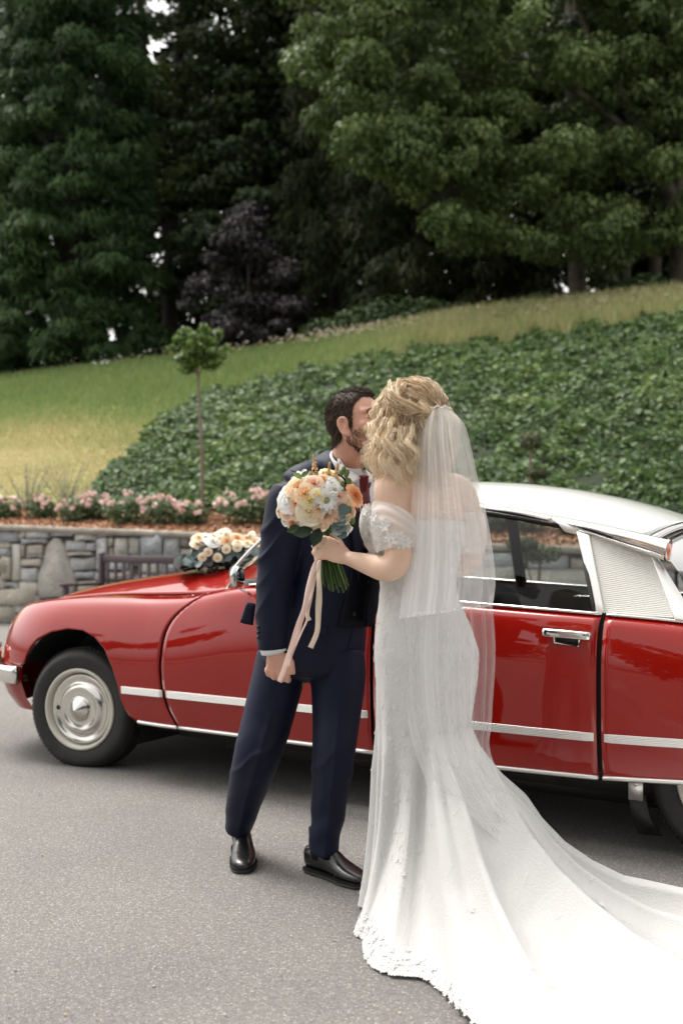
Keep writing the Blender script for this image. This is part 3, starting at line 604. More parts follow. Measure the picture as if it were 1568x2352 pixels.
# bits of grit and dry leaf on the drive
r = np.random.default_rng(71); n = 420; C = np.column_stack([r.uniform(-2.2, 2.2, n), 2.4 + 9 * r.random(n) ** 1.6, np.full(n, .004)]); C[:, 0] *= C[:, 1] / 3.5
V, F = scatter(C, r.normal(size=(n, 3)) * .3 + [0, 0, 1], r.uniform(.003, .011, n), [(-.5, -.3, 0), (.4, -.4, .25), (.55, .3, 0), (-.3, .45, .3)], [(0, 1, 2, 3)], r=r)
tag(obj('road_grit', V, F, mat('grit', (.3, .25, .18), .9, tint=[(0, (.10, .09, .08)), (.6, (.34, .30, .25)), (1, (.38, .24, .10))]), smooth=False, tint=np.repeat(r.random(n), 4)), kind='stuff')
# ---------------------------------------------------------------- the red car
# local frame: x towards the tail, y across from the near side, z up; the near front wheel stands at x=0
CARTH = R(31.5); _P0 = np.array([-1.4255, 5.3967]); CO = _P0 - .05 * np.array([math.sin(CARTH), math.cos(CARTH)])
CW = .93
car = empty('car', (CO[0], CO[1], 0), -CARTH)
tag(car, 'red vintage saloon car with a white roof parked behind the couple', 'car')
def cpt(s, w, z):      # car frame to world
    c, s_ = math.cos(CARTH), math.sin(CARTH); return np.array([CO[0] + s * c + w * s_, CO[1] - s * s_ + w * c, z])
def I(x, *pts): a = np.array(pts); return np.interp(x, a[:, 0], a[:, 1])
def sm(x, pts):        # smooth interpolation through points
    a = np.array(pts); X = np.linspace(a[0, 0], a[-1, 0], 400); Y = np.interp(X, a[:, 0], a[:, 1]); k = np.ones(25) / 25; Yp = np.pad(Y, 12, mode='reflect', reflect_type='odd'); return np.interp(x, X, np.convolve(Yp, k, 'valid'))
ZT = [(-.95, .62), (-.86, .74), (-.76, .82), (-.66, .858), (-.567, .874), (-.494, .882), (-.368, .893), (-.241, .905), (-.017, .923), (.312, .932), (.6, .938), (.82, .955), (1.05, 1.012), (1.3, 1.01), (2.364, .956), (2.855, .933), (3.137, .915), (3.6, .86), (4.0, .78), (4.3, .70)]
def ztop(s): return sm(s, ZT)
ARCH = [(-.95, .50), (-.70, .515), (-.46, .525), (-.40, .535), (-.375, .585), (-.340, .635), (-.286, .682), (-.179, .728), (-.061, .75), (.058, .746), (.154, .716), (.237, .66), (.299, .572), (.34, .482), (.361, .391), (.385, .340), (.42, .303), (.47, .288), (.6, .285), (2.3, .285), (2.86, .297), (3.18, .315), (3.6, .34), (4.3, .40)]
def zbot(s): return I(s, *ARCH)
def plan(s):
    s = np.asarray(s, float); f = np.clip((-.15 - s) / .80, 0, 1.2); b = np.clip((s - 2.6) / 1.75, 0, 1.2); return .34 * f ** 2.3 + .34 * b ** 2.2
def rx(s): return I(s, (-.9, .19), (.5, .17), (1.0, .11), (1.5, .075), (2.3, .06), (2.9, .07), (4.2, .2))
def rz(s): return I(s, (-.9, .34), (.0, .44), (.6, .46), (1.0, .44), (1.8, .30), (2.3, .22), (2.9, .22), (4.2, .35))
def side_w(s, z):
    zt = ztop(s); k = np.clip((z - (zt - rz(s))) / rz(s), 0, 1); w_ = rx(s) * (1 - (1 - k ** 2.1) ** (1 / 2.1)) * 1.0
    low = np.clip((.46 - z) / .20, 0, 1.5); return plan(s) + w_ + .035 * low ** 1.6 - .006 * np.sin(np.clip((z - .45) / .4, 0, 1) * np.pi)
def paint(name, col, col2):
    m, nt, b = nodes(name); b.inputs['Base Color'].default_value = (*col, 1); b.inputs['Roughness'].default_value = .38
    b.inputs['Specular IOR Level'].default_value = .04; b.inputs['Coat Weight'].default_value = 1; b.inputs['Coat Roughness'].default_value = .025; b.inputs['Coat IOR'].default_value = 1.55
    tc = N(nt, 'TexCoord'); nz = N(nt, 'TexNoise', Scale=2.2, Detail=2.); nt.links.new(tc.outputs['Object'], nz.inputs['Vector']); bp = N(nt, 'Bump', Strength=.5, Distance=.004); nt.links.new(nz.outputs[0], bp.inputs['Height'])
    nt.links.new(bp.outputs[0], b.inputs['Coat Normal']); nz2 = N(nt, 'TexNoise', Scale=5., Detail=6.); nt.links.new(tc.outputs['Object'], nz2.inputs['Vector']); rr_ = ramp(nt, nz2.outputs[0], [(.3, col), (.75, col2)]); nt.links.new(rr_.outputs[0], b.inputs['Base Color']); return m
M_red = paint('red_paint', (.275, .0055, .0025), (.30, .007, .003)); M_white = paint('white_paint', (.80, .80, .785), (.83, .83, .81))
M_chrome = mat('chrome', (.78, .77, .75), .10, 1., bump=.0005, bscale=30); M_alu = mat('brushed_metal', (.84, .83, .80), .36, .9)
M_black = mat('black_trim', (.006, .006, .006), .6); M_tyre = mat('tyre_rubber', (.016, .016, .017), .62, bump=.002, bscale=120, col2=(.024, .023, .022), scale=14)
M_dark = mat('underbody', (.010, .009, .009), .8, col2=(.02, .016, .012), scale=8); M_lens = mat('amber_lens', (.75, .13, .01), .12, spec=.8, coat=1)
M_seat = mat('seat_cloth', (.035, .022, .018), .8); M_trimcard = mat('door_card', (.10, .10, .105), .7); M_rubber = mat('rubber_seal', (.008, .008, .008), .5)
def glass(name, tintc=(.76, .79, .78), mixf=.16):
    m, nt, b = nodes(name); nt.nodes.remove(b); tr = N(nt, 'BsdfTransparent'); tr.inputs[0].default_value = (*tintc, 1); gl = N(nt, 'BsdfGlossy'); gl.inputs['Roughness'].default_value = .01; gl.inputs[0].default_value = (.95, .95, .95, 1)
    fr = N(nt, 'Fresnel'); fr.inputs[0].default_value = 1.45; ad = N(nt, 'Math', operation='MULTIPLY_ADD'); ad.inputs[1].default_value = .75; ad.inputs[2].default_value = .0; nt.links.new(fr.outputs[0], ad.inputs[0])
    mx = N(nt, 'MixShader'); nt.links.new(ad.outputs[0], mx.inputs[0]); nt.links.new(tr.outputs[0], mx.inputs[1]); nt.links.new(gl.outputs[0], mx.inputs[2]); nt.links.new(mx.outputs[0], nt.nodes['Material Output'].inputs[0]); return m
M_glass = glass('car_glass')
def P3(s, w, z): return np.stack(np.broadcast_arrays(s, w, z), -1).reshape(-1, 3)
def panel(name, P, n, m, mt, par=car, thick=.012, flip=False, off=-1):
    o = obj(name, P, gridF(n, m, flip=flip), mt, par)
    if thick: md = o.modifiers.new('t', 'SOLIDIFY'); md.thickness = thick; md.offset = off
    return o
DOOR1 = [(.27, .735), (.373, .679), (.482, .641), (.594, .630), (.682, .633), (.762, .641), (.829, .670), (.882, .722), (.935, .80), (1.02, .90)]
def door_edge(z): return sm(z, DOOR1)
GAP = .010
def side_panel(name, sl, sr, t0, t1, ns, ntt, mt, far=False, dens=None):
    """sl/sr: edges as functions of height"""
    tt = np.linspace(t0, t1, ntt) ** 1.0; a = np.linspace(0, 1, ns) if dens is None else dens; S = np.zeros((ns, ntt)); Z = np.zeros((ns, ntt))
    for j, t in enumerate(tt):
        L = sl(.5); Rr = sr(.5)
        for _ in range(12): zl = zbot(L) + t * (ztop(L) - zbot(L)); zr = zbot(Rr) + t * (ztop(Rr) - zbot(Rr)); L = .5 * L + .5 * sl(zl); Rr = .5 * Rr + .5 * sr(zr)
        S[:, j] = L + a * (Rr - L); Z[:, j] = zbot(S[:, j]) + t * (ztop(S[:, j]) - zbot(S[:, j]))
    W = side_w(S, Z)
    if far: W = 2 * CW - W
    return panel(name, P3(S, W, Z), ns, ntt, mt, flip=far)
cst = lambda c: (lambda z: c + 0 * z)
_d = np.unique(np.concatenate([np.linspace(0, .3, 20), np.linspace(.3, .92, 110), np.linspace(.92, 1, 8)]))
for far in (False, True):
    side_panel('front_wing', cst(-.93), lambda z: door_edge(z) - GAP, 0, 1, len(_d), 34, M_red, far, _d)
    side_panel('front_door', lambda z: door_edge(z) + GAP, cst(1.860 - GAP), 0, 1, 60, 34, M_red, far)
    side_panel('rear_door', cst(1.860 + GAP), cst(2.868 - GAP), 0, 1, 40, 34, M_red, far)
    side_panel('rear_wing', cst(2.868 + GAP), cst(4.30), 0, 1, 50, 34, M_red, far)
# inner shell: coloured black to stand for the shade in the gaps
for far in (False, True):
    S, T = np.meshgrid(np.linspace(.45, 4.2, 60), np.linspace(0, 1, 12), indexing='ij'); Z = zbot(S) + .02 + T * (ztop(S) - zbot(S) - .05); W = side_w(S, Z) + .035
    if far: W = 2 * CW - W
    obj('dark_gap_shell', P3(S, W, Z), gridF(60, 12), M_black, car)
# bonnet and the top of the wings
def zc(s): return sm(s, [(-1.05, .60), (-.98, .72), (-.86, .84), (-.695, .905), (-.5, .955), (-.238, 1.000), (.047, 1.037), (.302, 1.069), (.5, 1.094), (.7, 1.12), (1.1, 1.17)])
def ysh(s): return plan(s) + rx(s)
def hood_pt(s, k):       # k 0 at the wing crest, 1 at the centre line
    w0 = ysh(s); zt = ztop(s); w_ = w0 + k * (CW - w0); c = zc(s)
    dome = np.clip((k - .20) / .80, 0, 1); h = zt - .010 * np.sin(np.pi * np.clip(k / .22, 0, 1)) + (c - zt) * (1 - (1 - dome) ** 2.4) ** .95
    return w_, h
ks = np.concatenate([np.linspace(0, .2, 8), np.linspace(.2, 1, 26)[1:]])
def top_patch(name, ka, kb, s0, s1, mt, ns=60):
    """both sides of the centre line when kb == 1"""
    kk = np.linspace(ka, kb, 26); rows = []
    for k in (np.concatenate([kk, kk[::-1][1:]]) if kb == 1 else kk): rows.append(k)
    K = np.array(rows); m = len(K); sgn = np.arange(m) >= 26; a = np.linspace(0, 1, ns)[:, None]; s0v = s0(K) if callable(s0) else s0 + 0 * K; s1v = s1(K) if callable(s1) else s1 + 0 * K
    S = s0v + a * (s1v - s0v); Kg = np.broadcast_to(K, S.shape); W, H = hood_pt(S, Kg); W = np.where(sgn[None], 2 * CW - W, W); panel(name, P3(S, W, H), ns, m, mt, flip=False)
hood_end = lambda K: .90 - .50 * K ** 1.3
for far in (False, True):
    S, K = np.meshgrid(np.linspace(-.93, .74, 50), np.linspace(0, .195, 8), indexing='ij'); W, H = hood_pt(S, K)
    if far: W = 2 * CW - W
    panel('wing_top', P3(S, W, H), 50, 8, M_red, flip=far)
top_patch('bonnet', .21, 1, -.98, hood_end, M_red)
S, K = None, None
top_patch('scuttle', .0, 1, lambda K: np.where(K < .2, .75 + K * 0, hood_end(K) + .012), lambda K: 1.02 - .02 * K, M_red, 20)
# nose, valance, bumper
BC = [(-.46, .028), (-.60, .050), (-.74, .12), (-.88, .27), (-1.0, .55), (-1.04, .93)]; BC = BC + [(a_, 2 * CW - b_) for a_, b_ in BC[:-1][::-1]]; BC = spline(np.array(BC), 70)
rows = []
for z, inn in ((.60, .06), (.52, .035), (.42, .030), (.34, .06), (.26, .12)):
    e = BC.copy(); cen = np.array([-.2, CW]); d = e - cen; L_ = np.linalg.norm(d, axis=1, keepdims=True); e = e - d / L_ * inn * np.array([1.3, .8]); rows.append(np.column_stack([e, np.full(70, z)]))
obj('nose_panel', np.concatenate(rows), gridF(5, 70), M_red, car)
V, F = loft(np.column_stack([BC, np.full(70, .468)]), .050, .026, side=(0, 0, 1), seg=16, n=90, pw=3); obj('front_bumper', V, F, M_chrome, car)
# headlamps behind glass and indicators
for far in (False, True):
    sg = lambda w_: 2 * CW - w_ if far else w_
    U, T = np.meshgrid(np.linspace(0, 1, 14), np.linspace(0, 1, 10), indexing='ij')
    S = -.945 + .02 * U; Sx = -.99 + .26 * (1 - U) ** 1.5 * 1.0; W = .22 + U * .42; Z = .57 + T * (.24 - .02 * U)
    Sx = Sx + .10 * T ** 2 * 1.6 - .02
    obj('headlamp_glass', P3(Sx, sg(W) if not far else 2 * CW - W, Z), gridF(14, 10, flip=far), mat('headlamp_glass', (.42, .50, .50), .05, spec=.8, coat=1), car)
    V, F = ellipsoid((-.80, sg(.44), .68), (.10, .16, .10)); obj('headlamp', V, F, M_alu, car)
    V, F = loft([(-.93, sg(.29), .560), (-.80, sg(.165), .560), (-.725, sg(.118), .558)], [.052, .05, .032], [.02, .02, .02], side=(0, 0, 1), seg=10, n=10, pw=4); o = obj('indicator', V, F, M_lens, car)
    V, F = loft([(-.92, sg(.28), .532), (-.79, sg(.152), .532), (-.695, sg(.100), .530), (-.735, sg(.112), .600), (-.80, sg(.16), .605)], .007, seg=8, n=16); obj('indicator_rim', V, F, M_chrome, o)
# wheel arches, underside
obj('underbody', *box((1.75, CW, .265), (4.3, 1.50, .07)), M_dark, car, False)
obj('under_car_shade_box', *box((1.95, CW, .195), (2.2, 1.36, .08)), M_black, car, False)  # second underbody box, added to darken the ground beneath the car
for far in (False, True):
    a = np.linspace(.50, math.pi + .3, 30); ww = np.array([.045, .40]); P = []
    for w_ in ww:
        for t in a: P.append((.0 - math.cos(t) * .46, 2 * CW - w_ if far else w_, .31 + math.sin(t) * .47))
    obj('wheel_arch', P, gridF(2, 30), M_black, car)
    obj('arch_wall', *box((.03, 2 * CW - .42 if far else .42, .52), (.92, .02, .62)), M_black, car, False)
    obj('chassis_rail', *box((1.9, 2 * CW - .30 if far else .30, .235), (2.7, .12, .08)), M_dark, car, False)
obj('engine_block', *box((-.1, CW, .45), (1.2, .9, .5)), M_black, car, False)
obj('rear_axle', *box((3.35, CW, .33), (.5, 1.1, .25)), M_black, car, False)
# mud flap behind the rear door
p0 = (2.985, .09, .27); V, F = box((2.985, .10, .265), (.055, .012, .10)); obj('flap_bracket', V, F, M_alu, car, False)
g = [(2.955, .10, .235), (3.02, .10, .235), (2.965, .11, .15), (3.035, .11, .15), (2.985, .13, .075), (3.075, .13, .08)]; o = obj('mud_flap', g, gridF(3, 2), M_rubber, car); md = o.modifiers.new('t', 'SOLIDIFY'); md.thickness = .01
V, F = lathe([(.0, -.008), (.008, -.006), (.011, 0)], 12); obj('bolt', V + [2.985, .092, .28], F, M_alu, car)
# wheels
def wheel(s, w_, steer=0., rt=.331, rr_=.213, cz=.312):
    pr = [(rr_, .02), (rr_ + .008, .0), (rr_ + .03, -.012), (rt * .86, -.016), (rt * .93, -.004), (rt * .975, .018), (rt, .045), (rt + .002, .09), (rt, .14), (rt * .96, .17), (rr_ + .03, .18), (rr_, .16)]
    W0 = empty('wheel', (s, w_, cz), steer); W0.parent = car; a = 0
    V, F = lathe(spline(pr, 60), 72); o = obj('tyre', V, F, M_tyre, W0)
    mb = MB()          # tread blocks
    for k in range(84):
        t = 2 * math.pi * k / 84
        for dy in (.035, .07, .105, .14):
            c = np.array([0, dy, rt + .001]); V, F = box(c, (.016, .022, .004)); rr3 = roty(t + (.02 if dy in (.07, .14) else 0)); mb.add(V @ rr3.T, F)
    mb.build('tread', M_tyre, W0, False)['kind'] = 'stuff'
    rim = [(rr_ + .004, .012), (rr_ + .010, -.006), (rr_ + .004, -.013), (rr_ - .008, -.010), (rr_ - .014, .012), (rr_ - .02, .03), (.10, .05), (.0, .05)]
    V, F = lathe(rim, 72); obj('rim', V, F, M_rimpaint, W0)
    cap = [(.190, .018), (.186, .010), (.178, .008), (.160, .022), (.150, .026), (.134, .012), (.122, -.002), (.112, -.004), (.104, .002), (.072, .004), (.064, .002), (.061, -.006), (.054, -.014), (.046, -.018), (.034, -.030), (.0, -.052)]
    V, F = lathe(cap, 72); obj('hub_cap', V, F, M_cap2, W0)
    V, F = lathe([(.013, .004), (.010, .002), (.0, .006)], 16); obj('valve_hole', V + [-.146, .004, .0], F, M_black, W0)
    return W0
M_rimpaint = mat('rim_paint', (.62, .60, .52), .35, coat=.4); M_cap2 = mat('hub_cap_metal', (.74, .72, .68), .18, 1., bump=.0004, bscale=60)
wheel(0., .062, R(10.5)); wheel(3.35, .15); 
for s_ in (0., 3.35):
    W0 = wheel(s_, 2 * CW - (.062 if s_ == 0 else .15)); W0.rotation_euler = (0, 0, math.pi); 
# trims
def strip(name, s0, s1, zt_, zb_, par=car, far=False, ribs=5, proud=.012, bev=.014):
    ss = np.linspace(s0, s1, 40); sec = []
    nn = ribs * 4 + 1
    for k in range(nn + 2):
        if k == 0: sec.append((0, 1)); continue
        if k == nn + 1: sec.append((0, 0)); continue
        f = (k - 1) / (nn - 1); sec.append((proud - .0035 * (.5 - .5 * math.cos(2 * math.pi * f * ribs)), 1 - f))
    sec = np.array(sec); P = []
    for s in ss:
        e = min(1, (s - s0) / bev + .02, (s1 - s) / bev + .02); zt1, zb1 = (zt_(s), zb_(s)) if callable(zt_) else (zt_, zb_)
        for p, f in sec:
            z = zb1 + (zt1 - zb1) * f; w_ = side_w(s, z) - p * e; P.append((s, 2 * CW - w_ if far else w_, z))
    return obj(name, P, gridF(len(ss), len(sec), flip=not far), M_alu, par)
for far in (False, True):
    for s0, s1 in ((.362, .645), (.668, 1.838), (1.885, 2.848), (2.888, 4.2)):
        strip('side_trim', s0, s1, lambda s: .472 + .002 * s + .02 * max(0, s - 2.9), lambda s: .436 + .0035 * s + .018 * max(0, s - 2.9), far=far)
    for s0, s1 in ((.46, .72), (.735, 1.852), (1.868, 2.858), (2.878, 4.25)):
        P = [(s, (2 * CW - side_w(s, zbot(s))) if far else side_w(s, zbot(s)) - .004, zbot(s) + .004) for s in np.linspace(s0, s1, 20)]
        V, F = loft(P, .010, seg=8, side=(0, 0, 1)); obj('sill_trim', V, F, M_alu, car)
    for s0, s1 in ((1.12, 1.850), (1.870, 2.858), (2.878, 3.75)):
        P = [(s, (2 * CW - ysh(s)) if far else ysh(s), ztop(s) + .004) for s in np.linspace(s0, s1, 24)]
        V, F = loft(P, .014, .008, side=(0, 1, 0), seg=8); obj('waist_trim', V, F, M_chrome, car)
# cabin: rail line, belt line
RAIL = [(.98, 1.10), (1.1, 1.225), (1.3, 1.335), (1.7, 1.395), (1.95, 1.400), (2.291, 1.372), (2.456, 1.345), (2.587, 1.318), (2.726, 1.296), (2.896, 1.259), (3.05, 1.225)]
def zr(s): return sm(s, RAIL)
def wr(s): return I(s, (1.05, .17), (1.5, .235), (2.3, .25), (3.1, .27))
ROOFC = [(1.42, 1.452), (1.6, 1.492), (1.8, 1.517), (1.975, 1.524), (2.087, 1.522), (2.292, 1.504), (2.508, 1.472), (2.714, 1.426), (2.871, 1.38), (2.985, 1.338), (3.12, 1.285)]
def zrc(s): return sm(s, ROOFC)
kk = np.linspace(0, 1, 22); kk = np.concatenate([kk, 2 - kk[::-1][1:]]); m = len(kk); P = []; ns = 60
for a_ in np.linspace(0, 1, ns):
    for k in kk:
        kf = k if k <= 1 else 2 - k; s_end = 2.985 + .115 * kf ** .8; s_st = 1.50 - .10 * kf ** 2; s = s_st + a_ * (s_end - s_st); w0 = wr(s); w_ = w0 + kf * (CW - w0); z0 = zr(s) + .012; z1 = zrc(s)
        z = z0 + (z1 - z0) * (1 - (1 - kf) ** 2.5) ** .85; P.append((s, w_ if k <= 1 else 2 * CW - w_, z))
panel('roof', P, ns, m, M_white, thick=.02)
for far in (False, True):
    mir = lambda P: [(p[0], 2 * CW - p[1] if far else p[1], p[2]) for p in P]
    P = [(s, wr(s) - .012, zr(s) - .005) for s in np.linspace(1.45, 2.62, 30)]; V, F = loft(mir(P), .017, .011, side=(0, 0, 1), seg=10); obj('roof_rail', V, F, M_chrome, car)
    # trumpet indicator growing out of the rail
    P = [(2.60, wr(2.6) - .012, zr(2.6) - .004), (2.75, .222, 1.277), (2.90, .208, 1.238), (3.085, .195, 1.187)]
    V, F = loft(mir(P), [.015, .024, .033, .043], [.012, .022, .031, .040], side=(0, 0, 1), seg=20, n=24, cap=False); tp = obj('trumpet', V, F, M_chrome, car)
    c = np.array(mir([(3.080, .195, 1.187)])[0]); V, F = ellipsoid(c, (.016, .036, .038)); obj('lens', V, F, M_lens, tp)
    V, F = loft([c + np.array([.006, .040 * math.cos(t), .043 * math.sin(t)]) for t in np.linspace(0, 2 * math.pi, 25)], .004, seg=6); obj('lens_rim', V, F, M_chrome, tp)
    # ribbed rear pillar panel
    n1, m1 = 14, 240; P = []
    A, B, Cc, D = np.array([2.768, .212, 1.245]), np.array([3.012, .232, 1.178]), np.array([3.125, .115, .928]), np.array([2.866, .092, .940])
    for i in range(n1):
        for j in range(m1):
            a_, b_ = i / (n1 - 1), j / (m1 - 1); p = (A * (1 - a_) + B * a_) * (1 - b_) + (D * (1 - a_) + Cc * a_) * b_; p = p.copy(); p[1] -= .004 * abs(math.sin(b_ * 38 * math.pi)) * .3; P.append(p)
    obj('ribbed_panel', mir(P), gridF(n1, m1, flip=not far), mat('ribbed_aluminium', (.68, .67, .63), .5, .2), car)
    # chrome window pillar, edge strips
    def flat(name, quad, mt, th=.012, nn_=10):
        q = np.array(quad, float); P = []
        for i in range(nn_):
            a_ = i / (nn_ - 1); P += [q[0] * (1 - a_) + q[3] * a_, q[1] * (1 - a_) + q[2] * a_]
        o = obj(name, mir(P), gridF(nn_, 2, flip=not far), mt, car); md = o.modifiers.new('t', 'SOLIDIFY'); md.thickness = th; md.offset = 0; bv = o.modifiers.new('b', 'BEVEL'); bv.width = .003; bv.segments = 2
    flat('window_pillar', [(2.712, .212, 1.262), (2.768, .206, 1.249), (2.868, .084, .938), (2.832, .084, .940)], M_alu)
    flat('rear_pillar_trim', [(3.008, .224, 1.172), (3.030, .235, 1.165), (3.215, .12, .915), (3.130, .108, .922)], M_alu)
    flat('rail_skirt', [(2.62, .222, 1.306), (2.66, .217, 1.262), (2.95, .222, 1.190), (3.00, .215, 1.200)], M_alu)
    # side glass with rubber edge
    def pane(name, top, s0t, s1t, s0b, s1b):
        P = []; n2, m2 = 20, 8
        for i in range(n2):
            a_ = i / (n2 - 1); st = s0t + a_ * (s1t - s0t); sb = s0b + a_ * (s1b - s0b)
            for j in range(m2): b_ = j / (m2 - 1); T = np.array([st, wr(st) - .002, zr(st) - .022]); Bq = np.array([sb, ysh(sb) + .014, ztop(sb) - .01]); P.append(T * (1 - b_) + Bq * b_ + [0, -.018 * math.sin(b_ * math.pi), 0])
        obj(name, mir(P), gridF(n2, m2, flip=not far), M_glass, car)
        rim = [P[i * m2] for i in range(n2)] + [P[(n2 - 1) * m2 + j] for j in range(1, m2)]; V, F = loft(np.array(mir(rim)) + [0, 0, 0], .016, .012, seg=8, side=(0, 1, 0)); obj('window_seal', V, F, M_rubber, car)
    pane('rear_window', 0, 1.90, 2.715, 1.885, 2.835); pane('front_window', 0, 1.27, 1.83, 1.08, 1.84)
    V, F = loft(mir([(1.865, .09, .96), (1.865, wr(1.865) + .015, 1.385)]), .035, .02, side=(1, 0, 0), seg=8); obj('centre_pillar', V, F, M_black, car)
    P = [(.955, .17, 1.075), (1.04, .19, 1.165), (1.15, .21, 1.258), (1.30, .228, 1.33), (1.47, .238, 1.372)]; V, F = loft(mir(P), .010, .009, seg=8, n=16); obj('windscreen_pillar', V, F, M_chrome, car)
# windscreen and back window
def screen(name, f, n1=24, m1=12, mt=None): 
    P = [f(2 * i / (n1 - 1) - 1, j / (m1 - 1)) for i in range(n1) for j in range(m1)]; return obj(name, P, gridF(n1, m1), mt or M_glass, car)
def ws(a_, b_): w_b, w_t = .765, .69; bot = np.array([.66 + .31 * abs(a_) ** 2.2, CW + a_ * w_b, 1.115 - .065 * abs(a_) ** 2]); top = np.array([1.40 + .08 * abs(a_) ** 2, CW + a_ * w_t, 1.452 - .09 * abs(a_) ** 3]); return bot * (1 - b_) + top * b_
screen('windscreen', ws)
P = [ws(a_, 0) + [-.01, 0, 0] for a_ in np.linspace(-1, 1, 40)]; V, F = loft(P, .014, seg=8); obj('windscreen_seal', V, F, M_rubber, car)
def bw(a_, b_): top = np.array([3.10 - .115 * abs(a_) ** 1.5, CW + a_ * .66, 1.29 - .085 * abs(a_) ** 2.4]); bot = np.array([3.85 - .62 * abs(a_) ** 2.6, CW + a_ * .78, .84 + .06 * abs(a_)]); return top * (1 - b_) + bot * b_ + np.array([0, 0, .07 * math.sin(b_ * math.pi)])
screen('back_window', bw)
P = [np.array([3.11 - .115 * abs(a_) ** .8 * 1, CW + a_ * .675, float(0)]) for a_ in np.linspace(-1, 1, 60)]
P = [(3.0 + .115 * (1 - abs(a_)) ** .8 + .004, CW + a_ * .675, 1.225 + (zrc(3.07) - 1.225) * (1 - abs(a_) ** 2.5) ** .85 + .004) for a_ in np.sin(np.linspace(-1, 1, 70) * math.pi / 2)]
V, F = loft(P, .020, .014, side=(1, 0, 0), seg=10); obj('back_window_trim', V, F, M_chrome, car)
# boot lid and tail
P = []
for s in np.linspace(3.3, 4.3, 20):
    for a_ in np.linspace(-1, 1, 21): hw = CW - ysh(s); P.append((s, CW + a_ * hw, ztop(s) + (.84 - .28 * (s - 3.4) - ztop(s)) * (1 - abs(a_) ** 3) * .6 * min(1, (s - 3.25) * 3)))
obj('boot_lid', P, gridF(20, 21), M_red, car)
P = [(4.3 + .04 * (1 - a_ * a_), CW + a_ * (CW - ysh(4.3)) * (1 if z > .45 else .93), z) for z in (.70, .55, .40, .30) for a_ in np.linspace(-1, 1, 21)]; obj('tail_panel', P, gridF(4, 21), M_red, car)
V, F = loft([(4.36 - .30 * abs(q) ** 3, CW + q * .72, .44) for q in np.linspace(-1, 1, 25)], .05, .03, side=(0, 0, 1), seg=12, pw=3); obj('rear_bumper', V, F, M_chrome, car)
# door handles
for far in (False, True):
    for s_, z_ in ((2.740, .858), (1.735, .880)):
        sg = lambda w_: 2 * CW - w_ if far else w_
        w_ = float(side_w(s_, z_)); H = empty('door_handle', (s_, sg(w_), z_)); H.parent = car; d = 1 if far else -1
        mb = MB()
        V, F = loft([(-.088, d * .012, .002), (-.080, d * .022, .002), (0, d * .026, 0), (.080, d * .022, -.004), (.088, d * .012, -.004)], .0165, .012, side=(0, 0, 1), seg=12, n=18, pw=3.5); obj('grip', V, F, M_chrome, H)
        V, F = loft([(-.052, d * .010, .0), (-.050, d * .012, -.040), (.050, d * .012, -.044), (.052, d * .010, .0)], .006, seg=8, n=None); obj('frame', V, F, M_chrome, H)
        obj('recess', *box((0, d * .003, -.022), (.10, .012, .038)), M_black, H, False)
# door mirror
MR = empty('door_mirror', (1.145, .03, 1.00)); MR.parent = car; MR.scale = (.82, .82, .82)
V, F = loft([(.0, .03, -.03), (-.03, -.02, .0), (-.02, -.06, .05)], [.008, .008, .010], seg=8, n=10); obj('arm', V, F, M_chrome, MR)
V, F = ellipsoid((0, 0, 0), (.030, .050, .066)); V = V @ rotz(R(-2)).T + [-.02, -.06, .065]; obj('shell', V, F, M_chrome, MR)
V, F = ellipsoid((0, 0, 0), (.006, .044, .058)); V = V @ rotz(R(-2)).T + [.006, -.06, .065]; obj('glass', V, F, mat('mirror_glass', (.35, .37, .38), .02, 1.), MR)
# cabin fittings
def seat(name, s, w_, wd_, h=.62):
    S = empty(name, (s, w_, 0)); S.parent = car
    V, F = loft([(-.30, 0, .40), (.22, 0, .37)], [wd_ / 2, wd_ / 2], .09, side=(0, 1, 0), seg=20, n=8, pw=4); obj('cushion', V, F, M_seat, S)
    V, F = loft([(.24, 0, .40), (.36, 0, .40 + h)], [wd_ / 2, wd_ / 2 * .92], .075, side=(0, 1, 0), seg=20, n=8, pw=4); obj('backrest', V, F, M_seat, S)
seat('front_seat', 1.60, .58, .55, .52); seat('front_seat', 1.60, 1.28, .55, .52); seat('rear_seat', 2.60, CW, 1.35, .38)
obj('dashboard', *loft([(.98, .22, .93), (.98, 1.64, .93)], .10, .10, side=(1, 0, 0), seg=14, pw=3), M_black, car)
V, F = loft([(1.30 - .06 * math.sin(t), 1.28 + .19 * math.cos(t), .98 + .18 * math.sin(t)) for t in np.linspace(0, 2 * math.pi, 33)], .011, seg=8); obj('steering_wheel', V, F, M_black, car)
for far in (False, True):
    S, T = np.meshgrid(np.linspace(1.1, 2.85, 20), np.linspace(0, 1, 6), indexing='ij'); Z = .35 + T * (ztop(S) - .36); W = np.maximum(side_w(S, Z), ysh(S)) + .035; W = 2 * CW - W if far else W; obj('door_card', P3(S, W, Z), gridF(20, 6), M_trimcard, car)
V, F = loft([(2.20, 2 * CW - .16, .90), (2.25, 2 * CW - .19, .915), (2.40, 2 * CW - .19, .905), (2.44, 2 * CW - .16, .89)], .010, .006, seg=8, n=14); obj('pull_handle', V, F, M_chrome, car)
obj('parcel_shelf', *box((3.15, CW, .90), (.55, 1.45, .02)), M_seat, car, False)
obj('roof_lining', [(s, CW + a_ * (CW - wr(s) - .03), zr(s) + (zrc(s) - zr(s)) * (1 - abs(a_) ** 2.5) * .8 - .03) for s in np.linspace(1.5, 2.98, 12) for a_ in np.linspace(-1, 1, 13)], gridF(12, 13), mat('roof_lining', (.3, .29, .27), .9), car)
